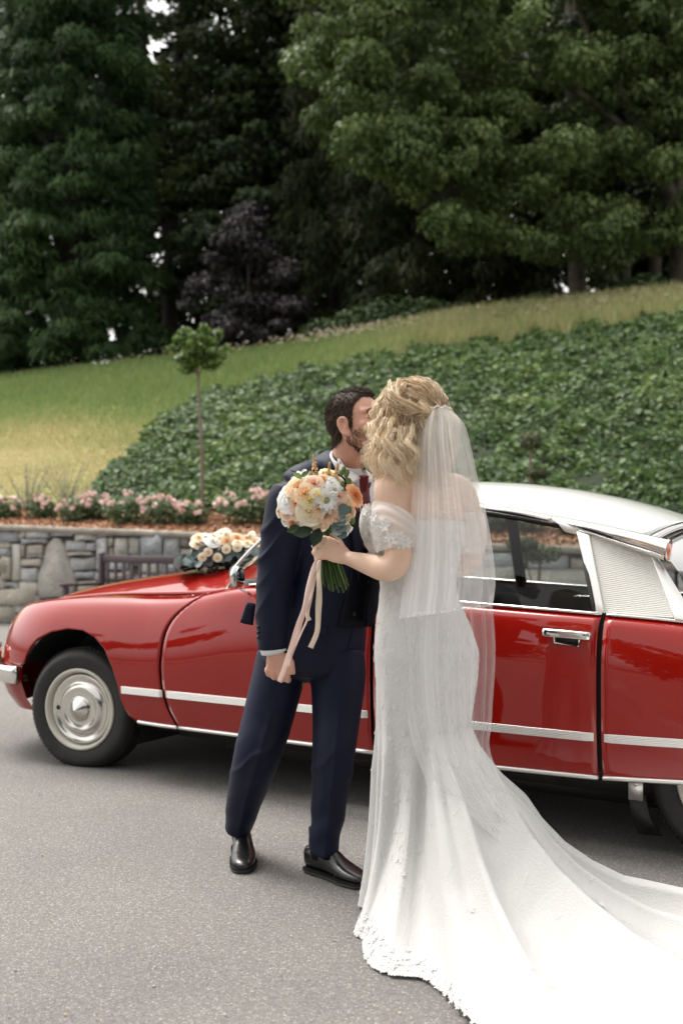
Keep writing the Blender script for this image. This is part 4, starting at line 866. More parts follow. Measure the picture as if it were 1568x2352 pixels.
# ---------------------------------------------------------------- people: shared bits
from mathutils.bvhtree import BVHTree
def bvh_of(V, F): return BVHTree.FromPolygons([Vector(v) for v in V.tolist()], [tuple(int(i) for i in f) for f in F])
def cast(bvh, u, v, default_Y, off=.004):
    """the point of the cloth seen along one line of sight, lifted off it by `off`"""
    o = Vector((0, 0, CAMH)); d = Vector(tuple(at(u, v, 1.) - np.array([0, 0, CAMH]))).normalized(); h = bvh.ray_cast(o, d)
    if h[0] is None: return at(u, v, default_Y), np.array([0, -1., 0])
    n = np.array(h[1]); n = n if n @ np.array(d) < 0 else -n; return np.array(h[0]) + n * off, n
def drape(name, rows, bvh, Y, off, m, parent, thick=.003, flip=False):
    """a cloth piece laid on another: rows of (u, v) points"""
    P = [cast(bvh, u, v, Y, off)[0] for r_ in rows for u, v in r_]; P = np.array(P); n_, m_ = len(rows), len(rows[0])
    G = P.reshape(n_, m_, 3)
    for _ in range(2): G[1:-1] = (G[:-2] + 2 * G[1:-1] + G[2:]) / 4
    if m_ > 2: G[:, 1:-1] = (G[:, :-2] + 2 * G[:, 1:-1] + G[:, 2:]) / 4
    o = obj(name, G.reshape(-1, 3), gridF(n_, m_, flip=flip), m, parent)
    if thick: md = o.modifiers.new('t', 'SOLIDIFY'); md.thickness = thick; md.offset = 0
    return o
def quadrows(a, b, n_, m_):
    """rows between two edge polylines a (one side) and b (other side)"""
    A = spline(np.array(a, float), n_); B = spline(np.array(b, float), n_); return [[tuple(A[i] * (1 - t) + B[i] * t) for t in np.linspace(0, 1, m_)] for i in range(n_)]
def skin(name, col, col2, r_=.5):
    m, nt, b = nodes(name); b.inputs['Roughness'].default_value = r_; b.inputs['Specular IOR Level'].default_value = .4; tc = N(nt, 'TexCoord'); nz = N(nt, 'TexNoise', Scale=14., Detail=5.); nt.links.new(tc.outputs['Object'], nz.inputs['Vector'])
    c = ramp(nt, nz.outputs[0], [(.35, col), (.7, col2)]); nt.links.new(c.outputs[0], b.inputs['Base Color']); b.inputs['Subsurface Weight'].default_value = .25; b.inputs['Subsurface Radius'].default_value = (1, .35, .2); b.inputs['Subsurface Scale'].default_value = .010
    n2 = N(nt, 'TexNoise', Scale=260., Detail=3.); nt.links.new(tc.outputs['Object'], n2.inputs['Vector']); bp = N(nt, 'Bump', Strength=.5, Distance=.0006); nt.links.new(n2.outputs[0], bp.inputs['Height']); nt.links.new(bp.outputs[0], b.inputs['Normal']); return m
EZ = -.014
def head_pieces(M, H, male=True):
    k = 1.0 if male else .94; f = 1 if male else .95; out = []
    def E(c, r_, rot=None): V, F = ellipsoid(c, r_, rot, 28, 20); out.append((V * k @ M.T + H, F))
    def L(P, ra, rb=None, side=(1, 0, 0), n=10, seg=12): V, F = loft(P, ra, rb, side=side, seg=seg, n=n); out.append((V * k @ M.T + H, F))
    E((0, -.012, .042), (.077, .099, .088)); E((0, .030, .010), (.064, .068, .085)); E((0, .035, -.035), (.055, .056, .060)); E((0, .058, -.070), (.034 * f, .036, .030))
    L([(-.055, .0, -.03), (-.050, .025, -.060), (-.024, .066, -.078)], [.024, .020, .018]); L([(.055, .0, -.03), (.050, .025, -.060), (.024, .066, -.078)], [.024, .020, .018])
    L([(-.056, .055, .038), (0, .086, .044), (.056, .055, .038)], [.013, .014, .013], side=(0, 0, 1))
    E((-.042, .062, -.008), (.022, .022, .020)); E((.042, .062, -.008), (.022, .022, .020))
    L([(0, .088, .036), (0, .100, .012), (0, .110, -.008), (0, .098, -.018)], [.007, .009, .011, .008], side=(1, 0, 0)); E((-.012, .099, -.012), (.009, .011, .008)); E((.012, .099, -.012), (.009, .011, .008))
    L([(-.024, .080, -.043), (0, .094, -.040), (.024, .080, -.043)], [.006, .008, .006]); L([(-.022, .078, -.053), (0, .092, -.055), (.022, .078, -.053)], [.006, .009, .006])
    for sx in (-1, 1):        # ears: helix, lobe, inner bowl
        P = [(sx * .074, .010, -.002 + EZ), (sx * .080, .012, .020 + EZ), (sx * .084, .002, .033 + EZ), (sx * .087, -.014, .030 + EZ), (sx * .086, -.021, .012 + EZ), (sx * .081, -.012, -.012 + EZ), (sx * .077, -.001, -.026 + EZ), (sx * .074, .006, -.022 + EZ)]
        L(P, .0055, n=26, seg=8); E((sx * .075, -.004, .004 + EZ), (.007, .016, .024)); E((sx * .080, -.010, .008 + EZ), (.006, .006, .014))
    return out
def dent(V, M, H, spots, k=1.):
    Lc = (V - H) @ M / k
    for c, r_, d in spots: w_ = np.exp(-((Lc - np.array(c)) ** 2).sum(1) / r_ ** 2); V = V + (w_[:, None] * np.array(d)) @ M.T
    return V
def basis(f, pitch=0., roll=0.):
    f = unit(np.array([f[0], f[1], 0.])); left = np.array([-f[1], f[0], 0.]); M = np.column_stack([left, f, [0, 0, 1.]]); return M @ rotx(pitch) @ roty(roll)

# ---------------------------------------------------------------- the groom
M_skinG = skin('skin_man', (.62, .335, .25), (.68, .41, .31)); M_navy = None
def cloth(name, col, col2, rough=.75, weave=900., sheen=.25, bump=.0004, spec=.25):
    m, nt, b = nodes(name); tc = N(nt, 'TexCoord'); nz = N(nt, 'TexNoise', Scale=3., Detail=4.); nt.links.new(tc.outputs['Object'], nz.inputs['Vector']); c = ramp(nt, nz.outputs[0], [(.35, col), (.7, col2)]); nt.links.new(c.outputs[0], b.inputs['Base Color'])
    b.inputs['Roughness'].default_value = rough; b.inputs['Sheen Weight'].default_value = sheen; b.inputs['Sheen Roughness'].default_value = .4; b.inputs['Specular IOR Level'].default_value = spec
    n2 = N(nt, 'TexNoise', Scale=weave, Detail=2.); nt.links.new(tc.outputs['Object'], n2.inputs['Vector']); bp = N(nt, 'Bump', Strength=.6, Distance=bump); nt.links.new(n2.outputs[0], bp.inputs['Height']); nt.links.new(bp.outputs[0], b.inputs['Normal']); return m
M_navy = cloth('navy_wool', (.0034, .0058, .021), (.0048, .0082, .029), .6, sheen=.03, spec=.25); M_vest = cloth('navy_waistcoat', (.002, .0024, .006), (.003, .0034, .008), .7, sheen=.03)
M_shirt = cloth('white_cotton', (.70, .69, .72), (.74, .73, .76), .8); M_tie = cloth('maroon_silk', (.10, .006, .010), (.13, .010, .014), .45, 500., .2, .0010)
M_leather = mat('black_leather', (.006, .006, .0065), .28, spec=.6, bump=.0006, bscale=70, coat=.25, coatr=.2); M_sole = mat('shoe_sole', (.010, .009, .008), .7)
gpos = np.array([-.16, 3.78, 0.]); groom = empty('person', gpos); tag(groom, 'man in a navy suit and maroon tie leaning in to kiss the woman', 'person')
def G(pieces): return [(V - gpos, F) for V, F in pieces]
MG = basis((.82, -.57), R(3), R(4)); HG = at(818, 980, 3.60)
skel = head_pieces(MG, HG)
skel.append(loft([HG + MG @ [0, -.02, -.01], at(800, 1045, 3.655), at(785, 1100, 3.70)], [.056, .060, .075], [.060, .062, .075], side=MG[:, 0], n=12, seg=24))
skel.append(loft([at(785, 1105, 3.72), at(775, 1200, 3.74), at(748, 1360, 3.77), at(722, 1500, 3.80)], [.15, .155, .13, .14], [.09, .11, .10, .10], side=(.8, .6, 0), n=14, seg=24))
SHR, ELR, WRR = at(672, 1128, 3.60), at(636, 1300, 3.64), at(630, 1480, 3.60)
skel.append(loft([at(770, 1105, 3.70), SHR], [.06, .055], n=6)); skel.append(loft([SHR, ELR, WRR, at(631, 1504, 3.60)], [.055, .042, .030, .030], n=16))
SHL, ELL, WRL = at(880, 1135, 3.82), at(985, 1290, 3.78), at(1010, 1330, 3.52)
skel.append(loft([at(770, 1105, 3.70), SHL, ELL, WRL], [.06, .055, .042, .028], n=18))
skel.append(loft([WRL, WRL + [0, -.05, 0], WRL + [-.01, -.09, 0]], [.030, .040, .034], [.022, .016, .013], side=(0, 0, 1), n=8))
for k in range(4): b_ = WRL + [-.01, -.085, .028 - k * .019]; skel.append(loft([b_, b_ + [-.022, -.03, 0], b_ + [-.058, -.04, 0]], [.0105, .0095, .008], n=8))
skel.append(loft([WRL + [0, -.03, .02], WRL + [-.02, -.055, .055], WRL + [-.04, -.08, .065]], [.013, .011, .009], n=8))
legs = []
for hip, knee, ank, toe in ((at(672, 1520, 3.80), at(592, 1730, 3.76), at(550, 1915, 3.88), at(560, 1985, 3.72)), (at(772, 1520, 3.78), at(764, 1745, 3.67), at(738, 1965, 3.65), at(800, 2025, 3.53))):
    skel.append(loft([at(722, 1480, 3.80), hip, knee, ank + [0, 0, .0]], [.10, .085, .050, .030], n=20)); skel.append(loft([ank, ank * [1, 1, 0] + (toe - ank) * [.12, .12, 0] + [0, 0, .05], ank * [1, 1, 0] + (toe - ank) * [.6, .6, 0] + [0, 0, .035]], [.028, .022, .014], n=10))
# right hand, loosely closed
def tube(P, ra, rb=None, side=(1, 0, 0), n=12, seg=12): skel.append(loft(P, ra, rb, side=side, n=n, seg=seg))
tube([at(631, 1496, 3.60), at(634, 1515, 3.595), at(634, 1538, 3.592)], [.029, .037, .036], [.020, .017, .014], n=12, seg=20)
for (k0, t0, r0) in (((612, 1535), (616, 1549), .0098), ((623, 1537), (629, 1556), .0108), ((637, 1538), (645, 1561), .0112), ((653, 1538), (661, 1562), .0112)):
    tube([at(*k0, 3.590), at((k0[0] + t0[0]) / 2, (k0[1] + t0[1]) / 2, 3.583), at(*t0, 3.588), at(t0[0] + 2, t0[1] - 1, 3.610), at(t0[0] + 1, t0[1] - 12, 3.625)], [r0, r0, r0 * .98, r0 * .9, r0 * .75], n=16)
tube([at(652, 1508, 3.600), at(667, 1520, 3.595), at(671, 1538, 3.592), at(674, 1549, 3.592)], [.017, .0135, .0115, .0085], n=14)
V, F, NR = remesh(skel, .0052, 2)
V = dent(V, MG, HG, [((-.033, .088, .022), .015, (.003, -.009, 0)), ((.033, .088, .022), .015, (-.003, -.009, 0)), ((-.033, .078, .016), .009, (0, .006, 0)), ((-.079, -.002, .010 + EZ), .010, (.006, 0, 0)), ((-.083, -.006, .018 + EZ), .006, (.004, 0, 0))])
GV, GN = V, NR
obj('body', V - gpos, F, M_skinG, groom)
LG = (V - HG) @ MG; LN = NR @ MG
def strands(V, Nn, Lf, k, length, comb, wid, npt=5, r=rng, lift=.35, jit=.35, MM=None):
    i = r.integers(0, len(V), k); P0 = V[i] + r.normal(size=(k, 3)) * .0015; d = Nn[i] * lift + comb(Lf[i]) @ MM.T + r.normal(size=(k, 3)) * jit * .4; d = unit(d); L = length * r.uniform(.6, 1.2, (k, 1, 1)); t = np.linspace(0, 1, npt)[None, :, None]
    cur = unit(comb(Lf[i]) @ MM.T); P = P0[:, None] + d[:, None] * t * L + (cur[:, None] - Nn[i][:, None] * .35) * (t * L) ** 2 * 9; return ribbons(P, wid * 1.3 * np.linspace(1, .35, npt), r)
x, y, z = LG.T
near_head = (np.abs(x) < .12) & (y > -.14) & (y < .15) & (z > -.13) & (z < .16); ear = (np.abs(x) > .069) & (y > -.026) & (y < .018) & (z > -.03 + EZ) & (z < .038 + EZ)
line = np.interp(y, [-.12, -.07, -.03, -.012, .004, .024, .034, .050, .075, .1], [-.066, -.066, -.048, .018, -.036, -.018, .055, .092, .100, .106])
hm = near_head & (z > line) & ~ear
def comb_short(L): c = np.stack([L[:, 0] * 0 - .15 * np.sign(L[:, 0]), -.55 + 1.1 * (L[:, 2] > .105), -.9 * (L[:, 2] < .105) + 0.], 1); return c
M_hairG = mat('dark_brown_hair', (.022, .013, .009), .6, tint=[(0, (.026, .017, .012)), (.6, (.075, .050, .035)), (1, (.14, .095, .065))], spec=.25)
r = np.random.default_rng(41); MMg = MG
# a cap of hair with body under the strands
fm = hm[F].all(1); used = np.unique(F[fm]); remap = -np.ones(len(V), int); remap[used] = np.arange(len(used)); depth = np.clip((z[used] - line[used]) / .03, 0, 1) * np.where(z[used] > .06, .010, .005)
CV = V[used] + NR[used] * (depth + .001)[:, None] + r.normal(size=(len(used), 3)) * .0004; hairG = obj('hair', CV - gpos, remap[F[fm]], M_hairG, groom, tint=r.uniform(.0, .5, len(used)))
hv = np.where(hm)[0]; base = CV[remap[used]] if False else None
Vs, Fs = strands(CV, NR[used], LG[used], 16000, .014, comb_short, .0006, MM=MMg, r=r, lift=.2); obj('hair_strands', Vs - gpos, Fs, M_hairG, hairG, tint=np.repeat(r.random(16000), 10))['kind'] = 'stuff'
bm = near_head & (y > .006) & (z < -.022 + .25 * np.clip(.03 - y, 0, .03)) & (z > -.125) & (np.abs(x) < .08) & ~ear & ~((np.abs(x) < .026) & (z > -.064) & (z < -.03)) & (LN[:, 2] > -.96)
bm |= near_head & (y > .004) & (y < .028) & (z < .01) & (z > -.05) & (np.abs(x) > .05) & ~ear
M_beard = mat('beard', (.05, .022, .012), .6, tint=[(0, (.045, .020, .011)), (.6, (.12, .055, .028)), (1, (.24, .12, .06))])
Vs, Fs = strands(V[bm], NR[bm], LG[bm], 4200, .007, lambda L: np.tile([0, .2, -.9], (len(L), 1)), .0006, MM=MMg, r=r, lift=.7); obj('beard', Vs - gpos, Fs, M_beard, groom, tint=np.repeat(r.random(4200), 10))
P = HG + (np.array([[-.052 + .004, .077, .037], [-.040, .090, .044], [-.025, .0975, .042]]) + [0, .003, 0]) @ MG.T
Pb = np.array([P + r.normal(size=(1, 3)) * [.002, .002, .0025] for _ in range(60)]); Vs, Fs = strips(Pb, .0008); obj('eyebrow', Vs - gpos, Fs, M_beard, groom, tint=np.full(len(Vs), .3))
P = HG + np.array([[-.047, .079, .016], [-.038, .089, .011], [-.024, .089, .012]]) @ MG.T; Vs, Fs = loft(P, .0012, n=8, seg=6); obj('eyelashes', Vs - gpos, Fs, M_hairG, groom, tint=np.zeros(len(Vs)))
# jacket
J = []
J.append(loft([at(792, 1050, 3.685), at(780, 1084, 3.70), at(770, 1118, 3.72), at(768, 1180, 3.73), at(762, 1280, 3.745), at(752, 1360, 3.755), at(732, 1440, 3.77), at(722, 1500, 3.78), at(718, 1524, 3.785)], [.070, .140, .190, .195, .172, .165, .195, .205, .205], [.072, .095, .118, .140, .135, .128, .140, .148, .150], side=(.80, .60, 0), n=40, seg=40, pw=2.3))
J.append(loft([at(745, 1104, 3.66), at(700, 1112, 3.61), SHR + [.01, 0, .0]], [.085, .078, .076], [.066, .070, .076], side=(0, 0, 1), n=12, seg=24))
J.append(loft([at(667, 1118, 3.60), at(662, 1150, 3.60), at(652, 1210, 3.61), at(636, 1290, 3.625), at(627, 1360, 3.62), at(624, 1430, 3.605), at(625, 1491, 3.60)], [.062, .078, .078, .068, .062, .056, .052], [.070, .080, .080, .068, .062, .056, .052], side=(1, 0, 0), n=46, seg=32))
J.append(loft([at(840, 1120, 3.80), SHL + [-.01, 0, 0], ELL, WRL + [0, .05, 0]], [.07, .078, .062, .050], n=26, seg=24))
V, F, NR = remesh(J, .007, 5)
# folds in the sleeve and at the waist
U_ = UC + FPX * V[:, 0] / V[:, 1]; W_ = VH - FPX * (V[:, 2] - CAMH) / V[:, 1]
slv = np.clip((712 - U_) / 25, 0, 1) * np.clip((W_ - 1100) / 40, 0, 1) * np.clip((1500 - W_) / 60, 0, 1)
el = np.exp(-((W_ - 1265) / 85) ** 2); ph = (W_ + .55 * (U_ - 640) + 10 * np.sin(U_ * .06 + W_ * .02)) / 9.5
fold = ((1 - np.abs(np.sin(ph * .48 + .5 * np.sin(U_ * .05)))) ** 2.2) * (.55 + .45 * np.sin(ph * .21 + U_ * .03)) * el * .012 + ((1 - np.abs(np.sin(ph * .17 + 1 + U_ * .02))) ** 3) * (1 - el) * .006
fold2 = np.sin((W_ * .35 - U_ * .8) / 16 + np.sin(W_ / 50)) * .004 * np.exp(-((W_ - 1370) / 70) ** 2) * (1 - slv)
V = V + NR * (fold * slv + fold2)[:, None]
jacket = obj('jacket', V - gpos, F, M_navy, groom); bj = bvh_of(V, F)
V, F = loft([at(577, 1385, 3.78), at(566, 1433, 3.77)], [.018, .026], [.006, .005], side=(1, 0, .1), seg=10, n=6, pw=3); obj('vent_flap', V - gpos, F, M_navy, jacket)
# shirt collar, front and tie, waistcoat, lapel: laid over the chest
def GO(o): o.location = -Vector(tuple(gpos)); return o
wc = GO(drape('waistcoat', quadrows([(772, 1080), (800, 1150), (812, 1220), (800, 1330), (775, 1440)], [(875, 1080), (890, 1150), (892, 1220), (885, 1330), (855, 1440)], 26, 12), bj, 3.6, .004, M_vest, groom))
GO(drape('shirt_front', quadrows([(786, 1080), (794, 1108), (806, 1150), (830, 1215)], [(850, 1080), (864, 1112), (860, 1150), (836, 1215)], 20, 12), bj, 3.6, .007, M_shirt, groom))
GO(drape('tie', quadrows([(826, 1108), (824, 1128), (818, 1165), (822, 1200), (830, 1260)], [(846, 1108), (842, 1128), (846, 1165), (850, 1200), (852, 1260)], 20, 6), bj, 3.6, .013, M_tie, groom))
V, F = loft([at(836, 1093, 3.56), at(834, 1128, 3.575)], [.018, .0125], [.011, .009], side=(1, 0, 0), seg=14, n=8, pw=3); obj('tie_knot', V - gpos, F, M_tie, groom)
lap = GO(drape('lapel', quadrows([(779, 1064), (781, 1095), (788, 1150), (806, 1240), (818, 1330)], [(788, 1074), (799, 1112), (812, 1160), (829, 1225), (820, 1332)], 22, 6), bj, 3.6, .011, M_navy, groom, .005))
for vv_ in (1245, 1290, 1335): p, n_ = cast(bj, 842, vv_, 3.6, .010); V, F = ellipsoid(p, (.006, .004, .006)); obj('waistcoat_button', V - gpos, F, M_black, groom)
p, n_ = cast(bj, 811, 1409, 3.6, .006); V, F = ellipsoid(p, (.009, .005, .009)); obj('jacket_button', V - gpos, F, M_black, jacket)
for k in range(3): p, n_ = cast(bj, 594, 1440 + k * 12, 3.6, .002); V, F = ellipsoid(p, (.006, .006, .006)); obj('cuff_button', V - gpos, F, M_black, jacket)
pk = GO(drape('pocket_flap', quadrows([(690, 1425), (691, 1446)], [(752, 1440), (753, 1462)], 6, 10), bj, 3.6, .004, M_navy, jacket, .004))
def seam(pts, bv, par, nm='seam'):
    Q = spline(np.array(pts, float), 40); P = np.array([cast(bv, u_, v_, 3.6, .0008)[0] for u_, v_ in Q]); V, F = loft(P, .0014, seg=5); obj(nm, V - gpos, F, M_vest, par)
seam([(668, 1080), (690, 1092), (704, 1130), (703, 1180), (696, 1230)], bj, jacket, 'armhole_seam'); seam([(735, 1070), (700, 1085), (668, 1100)], bj, jacket, 'shoulder_seam'); seam([(818, 1400), (806, 1460), (786, 1510), (760, 1530)], bj, jacket, 'front_edge')
# collar: a folded band round the neck, open at the front with two points
nc0, nc1 = at(803, 1070, 3.665), HG + MG @ [0, -.028, -.075]; ax = unit(nc1 - nc0); sd = unit(np.cross(ax, [0.35, -1, 0])); fw = np.cross(sd, ax); P = []
fd = unit(np.array([.62, -.78, 0]) - ax * (np.array([.62, -.78, 0]) @ ax)); ld = np.cross(ax, fd)
for t in np.linspace(R(14), R(346), 60):
    d = math.cos(t) * fd + math.sin(t) * ld; fr = max(0, math.cos(t)); 
    top_ = nc0 + ax * (.050 - .018 * fr) + d * (.063 + .004 * fr); low = nc0 + ax * (.004 - .045 * fr ** 3) + d * (.078 + .020 * fr ** 2); P += [top_, top_ + d * .006 - ax * .002, (top_ + low) / 2 + d * .012, low]
o = obj('shirt_collar', np.array(P) - gpos, gridF(60, 4), M_shirt, groom); md = o.modifiers.new('t', 'SOLIDIFY'); md.thickness = .003
cu = spline(np.array([(772, 1030, 3.665), (780, 1052, 3.615), (797, 1078, 3.580), (829, 1098, 3.560)]), 18); cl = spline(np.array([(768, 1046, 3.660), (777, 1074, 3.605), (791, 1097, 3.570), (812, 1110, 3.548)]), 18); P = []
for a_, b_ in zip(cu, cl):
    for t in np.linspace(0, 1, 5): q = a_ * (1 - t) + b_ * t; P.append(at(q[0], q[1], q[2] - .006 * math.sin(t * 3)))
o = obj('collar_wing', np.array(P) - gpos, gridF(18, 5), M_shirt, groom); md = o.modifiers.new('t', 'SOLIDIFY'); md.thickness = .004
V, F = loft([at(626, 1484, 3.60), at(629, 1499, 3.60)], [.0475, .046], [.045, .044], side=(1, 0, -.08), seg=28, n=4); obj('shirt_cuff', V - gpos, F, M_shirt, groom)
# trousers
Tt = []
Tt.append(loft([at(722, 1440, 3.79), at(718, 1500, 3.80), at(714, 1545, 3.80)], [.176, .186, .165], [.122, .130, .118], side=(.85, .52, 0), n=12, seg=36, pw=2.2))
Tt.append(loft([at(650, 1505, 3.80), at(638, 1560, 3.79), at(615, 1650, 3.77), at(592, 1730, 3.745), at(572, 1800, 3.80), at(553, 1870, 3.86), at(547, 1901, 3.88)], [.100, .100, .096, .089, .077, .060, .054], [.12, .115, .10, .088, .082, .072, .068], side=(1, 0, 0), n=50, seg=36))
Tt.append(loft([at(770, 1505, 3.78), at(776, 1560, 3.76), at(772, 1650, 3.72), at(765, 1740, 3.66), at(756, 1840, 3.655), at(745, 1930, 3.65), at(741, 1957, 3.65)], [.112, .105, .090, .078, .066, .056, .053], [.12, .115, .10, .088, .08, .07, .066], side=(1, 0, 0), n=50, seg=36))
V, F, NR = remesh(Tt, .007, 5)
U_ = UC + FPX * V[:, 0] / V[:, 1]; W_ = VH - FPX * (V[:, 2] - CAMH) / V[:, 1]; L1 = U_ < 700 - (W_ - 1550) * .08
axu = np.interp(W_, [1505, 1560, 1650, 1730, 1800, 1870, 1901], [650, 638, 615, 592, 572, 553, 547]); ax2 = np.interp(W_, [1505, 1650, 1740, 1840, 1957], [770, 772, 765, 756, 741]); c_ = np.where(L1, axu, ax2)
crease = np.exp(-(np.abs(U_ - c_ - 4) / 5) ** 1.2) * (NR[:, 1] < 0) * .007 * np.clip((W_ - 1600) / 80, 0, 1)
kn = np.where(L1, np.exp(-((W_ - 1760) / 55) ** 2), .5 * np.exp(-((W_ - 1760) / 70) ** 2)); fold = ((1 - np.abs(np.sin((W_ - .8 * (c_ - U_) + 6 * np.sin(U_ * .1)) / 24))) ** 2.4) * (.5 + .5 * np.sin(W_ * .045 + U_ * .05)) * kn * .013
hemf = np.sin((W_ + (U_ - c_) * .6) / 12) * .003 * np.clip((W_ - 1820) / 60, 0, 1)
V = V + NR * (crease + fold + hemf)[:, None] * np.clip((W_[:, None] - 1520) / 60, 0, 1); obj('trousers', V - gpos, F, M_navy, groom)
# shoes
def shoe(heel, toe, sockh):
    heel, toe = np.array(heel, float), np.array(toe, float); d = toe - heel; L_ = np.linalg.norm(d[:2]); a = math.atan2(d[1], d[0]); S = empty('shoe', heel - gpos, a); S.parent = groom
    xs = np.array([-.005, .03, .07, .11, .15, .19, .23, .265, .285]) * L_ / .285; hw = np.array([.026, .036, .037, .037, .042, .047, .044, .034, .016]); top = np.array([.088, .098, .108, .100, .076, .060, .050, .042, .030])
    cx = [(x_, .006 * math.sin(x_ / L_ * 3), (.016 + t_) / 2) for x_, t_ in zip(xs, top)]
    V, F = loft(cx, hw, (top - .016) / 2 + .004, side=(0, 1, 0), seg=28, n=36, pw=2.5); obj('upper', V, F, M_leather, S)
    ol = spline(np.column_stack([xs, hw + .005]), 30); ring = [(x_, h_) for x_, h_ in ol] + [(x_, -h_) for x_, h_ in ol[::-1]]
    V = [(x_, y_ + .006 * math.sin(x_ / L_ * 3), z_) for z_ in (.006, .014, .020) for x_, y_ in ring]; k = len(ring); F = gridF(3, k, wrapm=True) + [tuple(range(2 * k, 3 * k)), tuple(range(k))[::-1]]; obj('sole', V, F, M_sole, S, False)
    V, F = loft([(.03, 0, -.0), (.03, 0, .016)], [.040, .040], [.032, .032], side=(1, 0, 0), seg=16, pw=3); obj('heel', V, F, M_sole, S)
    for k in range(5):
        x_ = (.100 + k * .016) * L_ / .285; z_ = np.interp(x_, xs, top) + .002; V, F = loft([(x_, -.016, z_ - .006), (x_ + .002, 0, z_), (x_, .016, z_ - .006)], .0022, seg=6, n=8); obj('lace', V, F, M_black, S)
    x_ = .185 * L_ / .285; z_ = np.interp(x_, xs, top); h_ = np.interp(x_, xs, hw); V, F = loft([(x_ - .008, -h_, .024), (x_, -h_ * .7, z_ - .012), (x_ + .006, 0, z_ + .001), (x_, h_ * .7, z_ - .012), (x_ - .008, h_, .024)], .0016, seg=6, n=20); obj('toe_cap_seam', V, F, M_leather, S)
    V, F = loft([(.060, 0, .06), (.055, 0, sockh)], [.046, .046], [.036, .038], side=(1, 0, 0), seg=18, n=5); obj('sock', V, F, M_vest, S)
shoe((-.400, 3.955, 0), (-.362, 3.655, 0), .19); shoe((-.118, 3.70, 0), (.082, 3.50, 0), .17)
# ---------------------------------------------------------------- the bride
bpos = np.array([.25, 3.28, 0.]); bride = empty('person', bpos); tag(bride, 'woman with wavy blond hair in a white lace wedding gown, seen from behind', 'person')
M_skinB = skin('skin_woman', (.72, .485, .36), (.78, .55, .42)); M_lace = None
FB = unit(np.array([-.64, .77, 0.])); MBr = basis(FB, R(6), R(-4)); HB = at(940, 975, 3.38); LB = np.array([-FB[1], FB[0], 0.])      # LB: her left
sk = head_pieces(MBr, HB, False)
def T(P, ra, rb=None, side=(1, 0, 0), n=12, seg=14, **k): sk.append(loft(P, ra, rb, side=side, n=n, seg=seg, **k))
CH = at(975, 1150, 3.33)
T([HB + MBr @ [0, -.02, -.02], at(960, 1060, 3.36), at(972, 1110, 3.35)], [.048, .048, .060], [.050, .050, .060], side=LB, seg=20)
T([at(965, 1078, 3.355), at(973, 1100, 3.35), at(975, 1128, 3.35), at(973, 1200, 3.34), at(968, 1280, 3.335), at(962, 1350, 3.335), at(975, 1430, 3.33), at(985, 1500, 3.33), at(985, 1560, 3.33)], [.060, .120, .152, .150, .132, .118, .145, .165, .15], [.055, .070, .085, .098, .092, .090, .105, .115, .11], side=LB, n=30, seg=30)
SBl, EBl = at(897, 1122, 3.235), at(920, 1306, 3.165)
T([at(948, 1068, 3.34), at(920, 1090, 3.28), SBl + [0.005, 0, .012]], [.042, .046, .048], n=10, seg=18)
T([CH * [1, 1, 0] + [0, 0, at(975, 1128, 3.33)[2]], SBl], [.065, .052], n=6)
WBl = at(795, 1281, 3.27)
T([SBl + [.006, .01, .012], SBl, at(902, 1170, 3.222), at(908, 1225, 3.195), at(914, 1268, 3.175), at(906, 1298, 3.172), at(884, 1306, 3.185), at(858, 1300, 3.21), at(826, 1290, 3.24), WBl], [.046, .056, .050, .046, .044, .0445, .043, .039, .032, .0255], [.046, .056, .050, .046, .044, .044, .042, .037, .030, .022], side=(0, 1, 0), n=54, seg=20)
# left hand round the stems
T([WBl, at(772, 1268, 3.262), at(745, 1255, 3.262)], [.026, .037, .038], [.019, .017, .014], side=(0, 0, 1), n=12, seg=18)
for (k0, v_) in (((741, 1236), 0), ((735, 1251), 1), ((734, 1266), 2), ((738, 1280), 3)):
    a0 = at(k0[0] + 8, k0[1], 3.262); a1 = at(k0[0] - 10 + v_, k0[1] + 1, 3.272); a2 = at(k0[0] - 14 + v_, k0[1] + 4, 3.300); a3 = at(k0[0] + 4, k0[1] + 6, 3.325); rr_ = .0098 - .0008 * (v_ == 3)
    T([a0, a1, a2, a3], [rr_ * 1.05, rr_, rr_ * .95, rr_ * .8], n=16, seg=10)
T([at(785, 1262, 3.275), at(778, 1244, 3.285), at(768, 1232, 3.300), at(756, 1228, 3.312)], [.016, .0125, .0105, .009], n=14, seg=10)
SBr, EBr, WBr = at(1060, 1135, 3.44), at(1075, 1290, 3.50), at(960, 1300, 3.62)
T([CH * [1, 1, 0] + [0, 0, at(975, 1128, 3.33)[2]], SBr, EBr, WBr], [.060, .050, .042, .026], n=24, seg=16)
T([WBr, WBr + [-.05, .02, .0], WBr + [-.085, .03, 0]], [.026, .036, .030], [.018, .015, .012], side=(0, 0, 1), n=8)
for k in range(4): b_ = WBr + [-.08, .03, .026 - k * .017]; T([b_, b_ + [-.03, .012, 0], b_ + [-.055, .03, 0]], [.009, .0085, .007], n=8)
T([WBr + [-.03, .01, .02], WBr + [-.05, .01, .05]], [.012, .009], n=6)
for s_ in (1, -1): T([at(982, 1540, 3.34) + LB * .062 * s_, np.array([.275, 3.33, .48]) + LB * .05 * s_, np.array([.28, 3.31, .12]) + LB * .05 * s_, np.array([.28, 3.31, .04]) + LB * .05 * s_ + FB * .08], [.080, .048, .032, .026], n=20)
V, F, NR = remesh(sk, .0052, 2)
